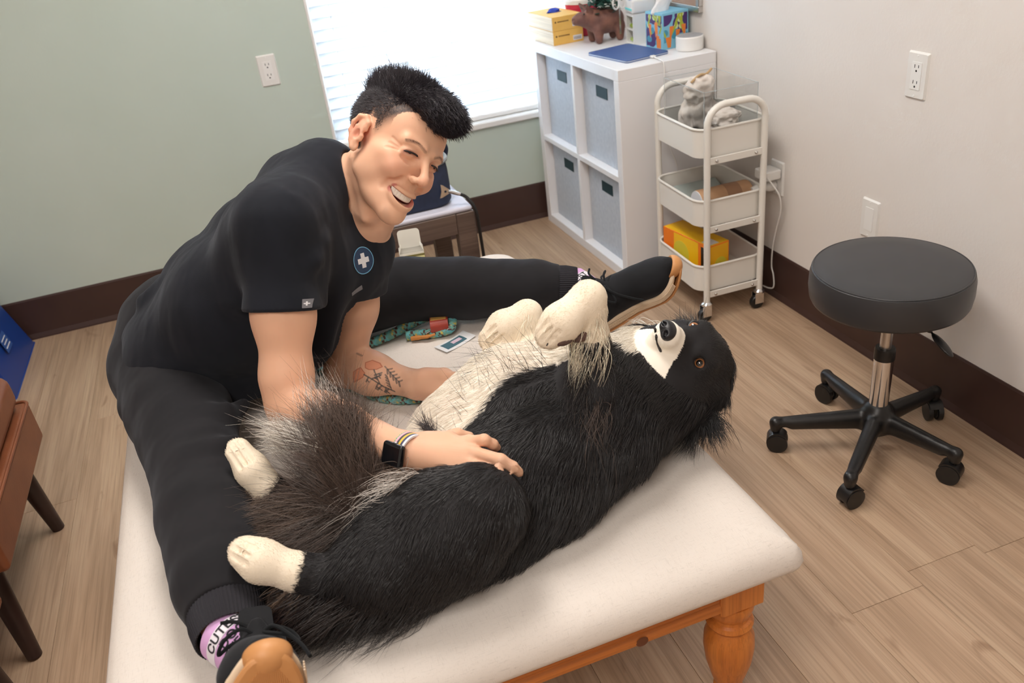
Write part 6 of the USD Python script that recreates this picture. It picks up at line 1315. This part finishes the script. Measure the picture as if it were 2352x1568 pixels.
M_EYE = mat('amber_iris', nodes={'a': ('attribute', {'attribute': 'tint'})}, links=[('a.color', 'p.base_color')], rough=0.06, coat_weight=1.0, coat_roughness=0.02)
for s in (1, -1):
    c = K(s*0.0345, 0.0345, 0.0190); e = trimesh.creation.icosphere(5, 0.0116); g = unit(CC-c)*0.75+DR[:, 1]*0.35; g = unit(g)
    ct = e.vertices@g/0.0112; col = np.where((ct > 0.90)[:, None], lin(14, 12, 14), np.where((ct > 0.66)[:, None], lin(150, 98, 62), np.where((ct > 0.60)[:, None], lin(60, 40, 30), lin(212, 200, 196))))
    D_.part('eye', moved(e, c), M_EYE, world=True, colors=col)
    ring_c = c+g*0.0052; u = unit(np.cross(g, DR[:, 2])); v = np.cross(u, g)
    D_.part('eyelid', tube([ring_c+u*0.0108*math.cos(a)+v*0.0092*math.sin(a) for a in np.linspace(0, 2*math.pi, 28, endpoint=False)], 0.0024, 8, True), mat('eyelid_black' + ('' if s > 0 else '_left'), lin(20, 18, 20), 0.35), world=True)
for s in (1, -1):
    lp = [np.array(q) for q in ((s*0.003, 0.117, -0.0325), (s*0.011, 0.106, -0.0335), (s*0.019, 0.088, -0.033), (s*0.026, 0.062, -0.031))]
    D_.part('lip', tube(smooth_path([K(*(q+np.array([s*0.0035, 0.001, -0.0005]))) for q in lp], 6), np.r_[np.full(6, 0.0022), np.full(6, 0.0028), np.full(6, 0.0026), 0.001], 8), mat('lip_black' + ('' if s > 0 else '_left'), lin(34, 30, 32), 0.35), world=True)
M_PAD = noisy('paw_pad', lin(76, 56, 52), lin(104, 78, 70), 120, 0.6, 0.4, 500, 0.0008)
for p, r in pads: D_.part('paw_pad', moved(trimesh.Trimesh(trimesh.creation.icosphere(3, 1.0).vertices*[r*1.3, r, r*0.75], trimesh.creation.icosphere(3, 1.0).faces), p), M_PAD, world=True)
for p, d in ((at(1246, 770, 1.300), CR*-0.6+CD*0.8), (at(1262, 782, 1.292), CR*-0.5+CD*0.8), (at(1112, 788, 1.485), CR*-0.6+CD*0.7), (at(541, 1262, 1.20), -CR), (at(545, 1288, 1.19), -CR), (at(531, 1030, 1.385), CR*-0.5-CD*0.6)):
    D_.part('claw', tube([p-d*0.003, p+d*0.004, p+d*0.009+CD*0.001], [0.003, 0.0024, 0.0006], 8), M_DARK, world=True)

# ---------------------------------------------------------------- fur
M_FUR = hair_mat('dog_fur', 0.30)
FLOWV = {'near_arm': NEL-NCA, 'far_arm': FEL-FCA, 'near_paw': NTO-NCA, 'far_paw': FTO-FCA}
def flow_at(P, N, idx, tt, nm, L, face):
    f = (bb[idx]-ba[idx]); f = unit(f)
    f = np.where(np.isin(nm, ['torso', 'belly'])[:, None], f*0.75+np.array([0, -0.1, -0.45]), f)
    f = np.where((nm == 'belly')[:, None], unit(f+np.array([-0.5, 0.35, 0.25])), f)
    f = np.where((nm == 'neck')[:, None], -f*0.8+np.array([-0.25, -0.1, -0.35]), f)
    f = np.where(np.isin(nm, ['near_arm', 'far_arm'])[:, None], np.where((P-NEL)@(NCA-NEL) > 0, -1.0, 0.6)[:, None]*f, f)
    f = np.where((nm == 'near_thigh')[:, None], unit(NHK-NKN)*0.8+np.array([0.05, -0.25, -0.5]), f)
    f = np.where((nm == 'far_thigh')[:, None], unit(at(650, 1240, 1.36)-FKN)*0.9+np.array([-0.2, -0.1, -0.05]), f)
    f = np.where((nm == 'tail')[:, None], unit(at(800, 900, 1.36)-T1)*0.75+unit(at(640, 1000, 1.4)-T1)*0.35, f)
    f = np.where((nm == 'tail_tip')[:, None], unit(at(650, 985, 1.5)-T2)*0.8-CD*0.25, f)
    hf = (np.where((L[:, 2:3] > -0.02), np.array([0, -0.9, 0.15]), np.array([0, -0.8, -0.45]))+np.array([1.0, 0, 0])*np.sign(L[:, :1])*0.35)@DR.T
    return unit(np.where(face[:, None], hf, f))
rgd = np.random.default_rng(77)
def grow(p, n, seed, lscale=1.0, lift=0.30, clump=0.55, segs=3, wid=0.00066, jit=0.16, name='fur', ngrp=18, droop=0.35):
    wh, br, ln, idx, tt, face, L = coat(p); nm = bn[idx]
    # nothing grows where the nose, the eyes and the pads are
    bare = (np.linalg.norm(L-np.array([0, 0.120, -0.014]), axis=1) < 0.0215) | (np.linalg.norm(np.abs(L[:, :1])-0.0345, axis=1)**2+(L[:, 1]-0.040)**2+(L[:, 2]-0.0185)**2 < 0.0098**2)
    for q, r in pads: bare |= np.linalg.norm(p-q, axis=1) < r*1.05
    bare |= np.minimum(segd(L, [(0.005, 0.115, -0.033), (0.017, 0.090, -0.0335), (0.026, 0.058, -0.030)]), segd(L, [(-0.005, 0.115, -0.033), (-0.017, 0.090, -0.0335), (-0.026, 0.058, -0.030)])) < 0.0028
    ok = ~bare & (p[:, 2] > TZ+0.004); p, n, wh, br, ln, idx, tt, face, L, nm = p[ok], n[ok], wh[ok], br[ok], ln[ok], idx[ok], tt[ok], face[ok], L[ok], nm[ok]
    k = len(p); f = flow_at(p, n, idx, tt, nm, L, face)
    sw = (np.stack([meshkit.noise(p*20, 40+i) for i in range(3)], 1)-0.5)*0.9
    f = unit(f+sw+rgd.normal(0, jit, (k, 3))); f = f-n*(f*n).sum(1, keepdims=True)*0.85
    ff = unit(f); l = (ln*lscale*rgd.uniform(0.65, 1.2, k))[:, None]; short = (ln < 0.012)[:, None]
    up = np.where(short, 0.28, lift)+np.where((nm == 'tail')[:, None], 0.25, 0)
    pts = [p-n*0.001]; d = unit(ff*(1-up)+n*(up+0.15))
    for q in range(segs):
        s = (q+1)/segs; dd = unit(d+(ff*0.5-n*0.22)*s+np.array([0, 0, -droop])*s*np.where(short, 0, 1)*np.where(np.isin(nm, ['tail'])[:, None], 0.2, 1)+rgd.normal(0, 0.05, (k, 3)))
        pts.append(pts[-1]+dd*l/segs)
    S = np.stack(pts, 1)
    # locks: the tips draw together
    if clump > 0:
        cid = rgd.choice(k, max(k//ngrp, 1), replace=False); _, near = cKDTree(p[cid]).query(p); tgt = S[cid[near]]; sft = tgt[:, -1:]-tgt[:, :1]+0.45*tgt[:, :1]+0.55*S[:, :1]
        w = np.linspace(0, 1, segs+1)[None, :, None]**1.5*clump*np.where(short[:, None], 0.3, 1)*rgd.uniform(0.6, 1.0, (k, 1, 1))
        S = S*(1-w)+(tgt-0.55*tgt[:, :1]+0.55*S[:, :1])*w
    S[..., 2] = np.maximum(S[..., 2], TZ+0.002)
    dark = 0.7+0.7*rgd.random((k, 1))**1.5; cl = np.where(wh[:, None], DWHITE*(0.86+0.16*rgd.random((k, 1))), np.where(br[:, None], BROWN*(0.55+0.9*rgd.random((k, 1))), BLACK*dark))
    cl = np.where((wh & np.isin(nm, ['near_paw', 'far_paw', 'near_toes', 'far_toes', 'near_arm', 'far_arm']))[:, None], np.array(lin(245, 232, 210))*(0.82+0.2*rgd.random((k, 1))), cl)
    w = np.where(short, 0.00046, wid)*np.interp(np.linspace(0, 1, segs+1), [0, 0.5, 0.8, 1], [1.0, 0.85, 0.5, 0.16])[None]
    return strands(name, S, w, M_FUR, D_.path, cl, D_.loc)
p, n = sample(dogm, 72000, 13); grow(p, n, 1)
Lh = (DV-DP)@DR; hm = dogm.submesh([np.nonzero((np.linalg.norm(Lh, axis=1) < 0.15)[dogm.faces].all(1))[0]], append=True)
p, n = sample(hm, 20000, 14); grow(p, n, 2, jit=0.1, clump=0.25)
pw = dogm.submesh([np.nonzero((np.isin(bn[region(DV)[0]], ['near_paw', 'far_paw', 'near_toes', 'far_toes', 'near_foot', 'far_foot']))[dogm.faces].all(1))[0]], append=True)
p, n = sample(pw, 12000, 15); grow(p, n, 3, segs=2, jit=0.12, clump=0.3)
# feathering: loose long locks rooted along legs, tail and breeches
def lock(roots, tips, n, spread, length_jit, color, wid=0.0006, sag=0.02, curl=0.012, seed=0, name='feathering', tipcol=None):
    """Hairs from a polyline of roots towards a polyline of tips."""
    n = int(n*0.72); r = np.random.default_rng(seed); R0, T0_ = np.array(roots), np.array(tips)
    u = r.random(n); f = lambda Q: np.stack([np.interp(u*(len(Q)-1), np.arange(len(Q)), Q[:, i]) for i in range(3)], 1)
    a = f(R0)+r.normal(0, spread*0.6, (n, 3)); g = 24; gid = r.integers(0, g, n); go = np.clip(r.normal(0, spread*1.6, (g, 3)), -spread*2.6, spread*2.6)
    b = f(T0_)+go[gid]+r.normal(0, spread*0.8, (n, 3)); b = a+(b-a)*np.clip(1+r.normal(0, length_jit, (n, 1)), 0.45, 1.38)
    side = r.normal(0, curl, (g, 3))[gid]+r.normal(0, curl*0.4, (n, 3)); P = []
    for t in np.linspace(0, 1, 5): P.append(a+(b-a)*t+side*math.sin(t*math.pi)+np.array([0, 0, -sag])*t*t)
    S = np.stack(P, 1); S[..., 2] = np.maximum(S[..., 2], TZ+0.002)
    c = np.array(color)*r.uniform(0.6, 1.5, (n, 1))
    strands(name, S, np.array([1, 1, 0.85, 0.55, 0.15])*wid*1.12, M_FUR, D_.path, np.clip(c, 0, 0.95), D_.loc)
DKB, MIDB, CREAM = lin(76, 64, 58), lin(110, 94, 84), lin(232, 218, 194)
# tail plume: up and to the left, brown, with the pale tip
lock([T0, T1, T2], [at(690, 1140, 1.32), at(700, 1010, 1.32), at(755, 935, 1.32)], 3800, 0.013, 0.22, DKB, seed=1, sag=0.0)
lock([T0, T1, T2], [at(820, 1085, 1.285), at(815, 990, 1.30), at(785, 910, 1.32)], 3600, 0.012, 0.20, lin(92, 77, 69), seed=2, sag=0.0)
lock([T1, T2], [at(870, 975, 1.34), at(905, 945, 1.38)], 140, 0.008, 0.2, MIDB, seed=3, sag=0.0)
lock([T2, T3], [at(745, 885, 1.40), at(690, 945, 1.42)], 700, 0.008, 0.22, lin(200, 192, 184), seed=4, sag=0.0)
lock([T2, T3], [at(650, 975, 1.40), at(660, 1005, 1.40)], 1500, 0.010, 0.20, lin(224, 216, 206), seed=5, sag=0.01)
lock([T1, FKN], [at(650, 1000, 1.36), at(620, 960, 1.38)], 30, 0.012, 0.3, lin(110, 98, 90), seed=6, sag=0.0, wid=0.0005)
# breeches of the far leg, swept to the left
lock([FKN, at(770, 1165, 1.39), FHK], [at(650, 1220, 1.34), at(600, 1245, 1.33), at(590, 1200, 1.36)], 5200, 0.016, 0.25, lin(84, 70, 62), seed=7)
lock([T0, at(830, 1200, 1.32), FKN], [at(640, 1300, 1.30), at(600, 1240, 1.33), at(700, 1180, 1.33)], 4200, 0.016, 0.3, lin(98, 82, 73), seed=8)
lock([at(900, 1130, 1.31), at(860, 1180, 1.31)], [at(700, 1260, 1.28), at(650, 1250, 1.30)], 2600, 0.015, 0.3, lin(72, 60, 54), seed=9)
lock([at(650, 1150, 1.395), at(620, 1130, 1.39)], [at(585, 1185, 1.385), at(560, 1150, 1.385)], 500, 0.007, 0.25, lin(110, 94, 78), seed=10)
# pale wisps on the inside of the near thigh
lock([at(960, 1105, 1.27), at(1000, 1110, 1.255)], [at(840, 1150, 1.26), at(850, 1215, 1.245)], 420, 0.009, 0.3, lin(206, 198, 190), seed=11, sag=0.01, curl=0.010)
lock([at(930, 1095, 1.28), at(980, 1100, 1.265)], [at(880, 1085, 1.26), at(860, 1130, 1.26)], 130, 0.012, 0.4, lin(150, 134, 122), seed=12, sag=0.0, curl=0.008)
lock([at(985, 1100, 1.28), at(1060, 1100, 1.25)], [at(930, 1125, 1.27), at(1010, 1150, 1.24)], 200, 0.010, 0.3, lin(120, 104, 96), seed=13, sag=0.0, curl=0.005)
# breeches of the near leg, hanging below the hock
lock([NHK, at(800, 1335, 1.22), at(880, 1360, 1.215)], [at(600, 1370, 1.24), at(650, 1420, 1.22), at(720, 1440, 1.20)], 2400, 0.012, 0.3, lin(44, 36, 34), seed=14, sag=0.03)
lock([NHK, at(850, 1355, 1.22), at(1000, 1350, 1.22)], [at(660, 1410, 1.22), at(740, 1440, 1.20), at(900, 1410, 1.20)], 2600, 0.012, 0.25, lin(30, 27, 28), seed=15, sag=0.03)
lock([at(720, 1335, 1.215), at(690, 1335, 1.21)], [at(580, 1395, 1.21), at(610, 1435, 1.20)], 260, 0.008, 0.35, lin(120, 100, 84), seed=16, sag=0.03, wid=0.0005)
# forelegs: cream fringe below the wrists, dark behind the elbow
lock([NCA*0.85+NEL*0.15, NCA*0.5+NEL*0.5], [at(1330, 800, 1.325), at(1345, 860, 1.345)], 1300, 0.006, 0.3, CREAM, seed=17, sag=0.02)
lock([NCA*0.45+NEL*0.55, NEL], [at(1320, 900, 1.33), at(1345, 1000, 1.335)], 2400, 0.009, 0.3, lin(34, 31, 32), seed=18, sag=0.03)
lock([NEL, at(1355, 940, 1.37)], [at(1330, 980, 1.33), at(1365, 1010, 1.33)], 900, 0.012, 0.3, lin(78, 66, 60), seed=19, sag=0.03)
lock([FCA, FEL], [at(1180, 800, 1.485), at(1190, 850, 1.47)], 800, 0.006, 0.3, CREAM, seed=20, sag=0.02)
lock([FEL, at(1190, 870, 1.47)], [at(1130, 820, 1.46), at(1100, 860, 1.43)], 300, 0.010, 0.3, lin(60, 50, 46), seed=21, sag=0.0)
# the edge of the black flank standing against the white belly
for q, (x, y, D0) in enumerate(((1250, 825, 1.40), (1185, 840, 1.395), (1130, 875, 1.39), (1085, 935, 1.38), (1060, 1000, 1.37))):
    lock([at(x+40, y+40, D0), at(x+10, y+75, D0)], [at(x-20, y-35, D0-0.005), at(x-35, y+10, D0-0.005)], 55, 0.010, 0.3, lin(38, 33, 32), seed=30+q, sag=0.0, curl=0.004)
lock([at(985, 985, 1.345), at(1000, 1000, 1.34)], [at(960, 965, 1.345), at(975, 960, 1.345)], 160, 0.005, 0.3, lin(70, 66, 68), seed=40, sag=0.0, curl=0.001)
# ears and ruff
lock([K(-0.07, -0.045, 0.02), K(-0.11, -0.045, -0.005)], [K(-0.095, -0.055, -0.03), K(-0.138, -0.055, -0.03)], 1900, 0.008, 0.25, lin(30, 30, 32), seed=41, sag=0.015, curl=0.004)
lock([K(-0.10, -0.04, 0.02), K(-0.115, -0.045, 0.0)], [K(-0.13, -0.05, 0.03), K(-0.145, -0.05, 0.01)], 500, 0.007, 0.25, lin(30, 30, 32), seed=42, sag=0.01, curl=0.004)
lock([K(0.055, -0.04, -0.01), K(0.065, -0.06, 0.014)], [K(0.088, -0.055, -0.03), K(0.100, -0.080, 0.01)], 1500, 0.008, 0.25, lin(30, 30, 32), seed=43, sag=0.0, curl=0.004)
lock([K(-0.045, 0.0, -0.055), K(0.02, 0.01, -0.068), K(0.05, 0.0, -0.05)], [K(-0.06, -0.02, -0.10), K(0.02, -0.02, -0.115), K(0.075, -0.03, -0.085)], 2600, 0.010, 0.25, lin(232, 224, 210), seed=44, sag=0.0)
# whiskers
wk = []
for s in (1, -1):
    for q in range(7):
        a = K(s*(0.019+0.001*q), 0.088-0.006*q, -0.020+0.0025*(q % 3)); d = DR@unit(np.array([s*0.85, -0.25+0.12*rgd.normal(), -0.30+0.25*rgd.normal()])); l_ = rgd.uniform(0.025, 0.05)
        wk.append([a+d*l_*t+DR@np.array([0, -0.010, -0.004])*t*t for t in (0, 0.35, 0.7, 1.0)])
strands('whiskers', np.array(wk), [0.0004, 0.00035, 0.00025, 0.0001], M_FUR, D_.path, np.tile(lin(214, 206, 190), (len(wk), 1)), D_.loc)
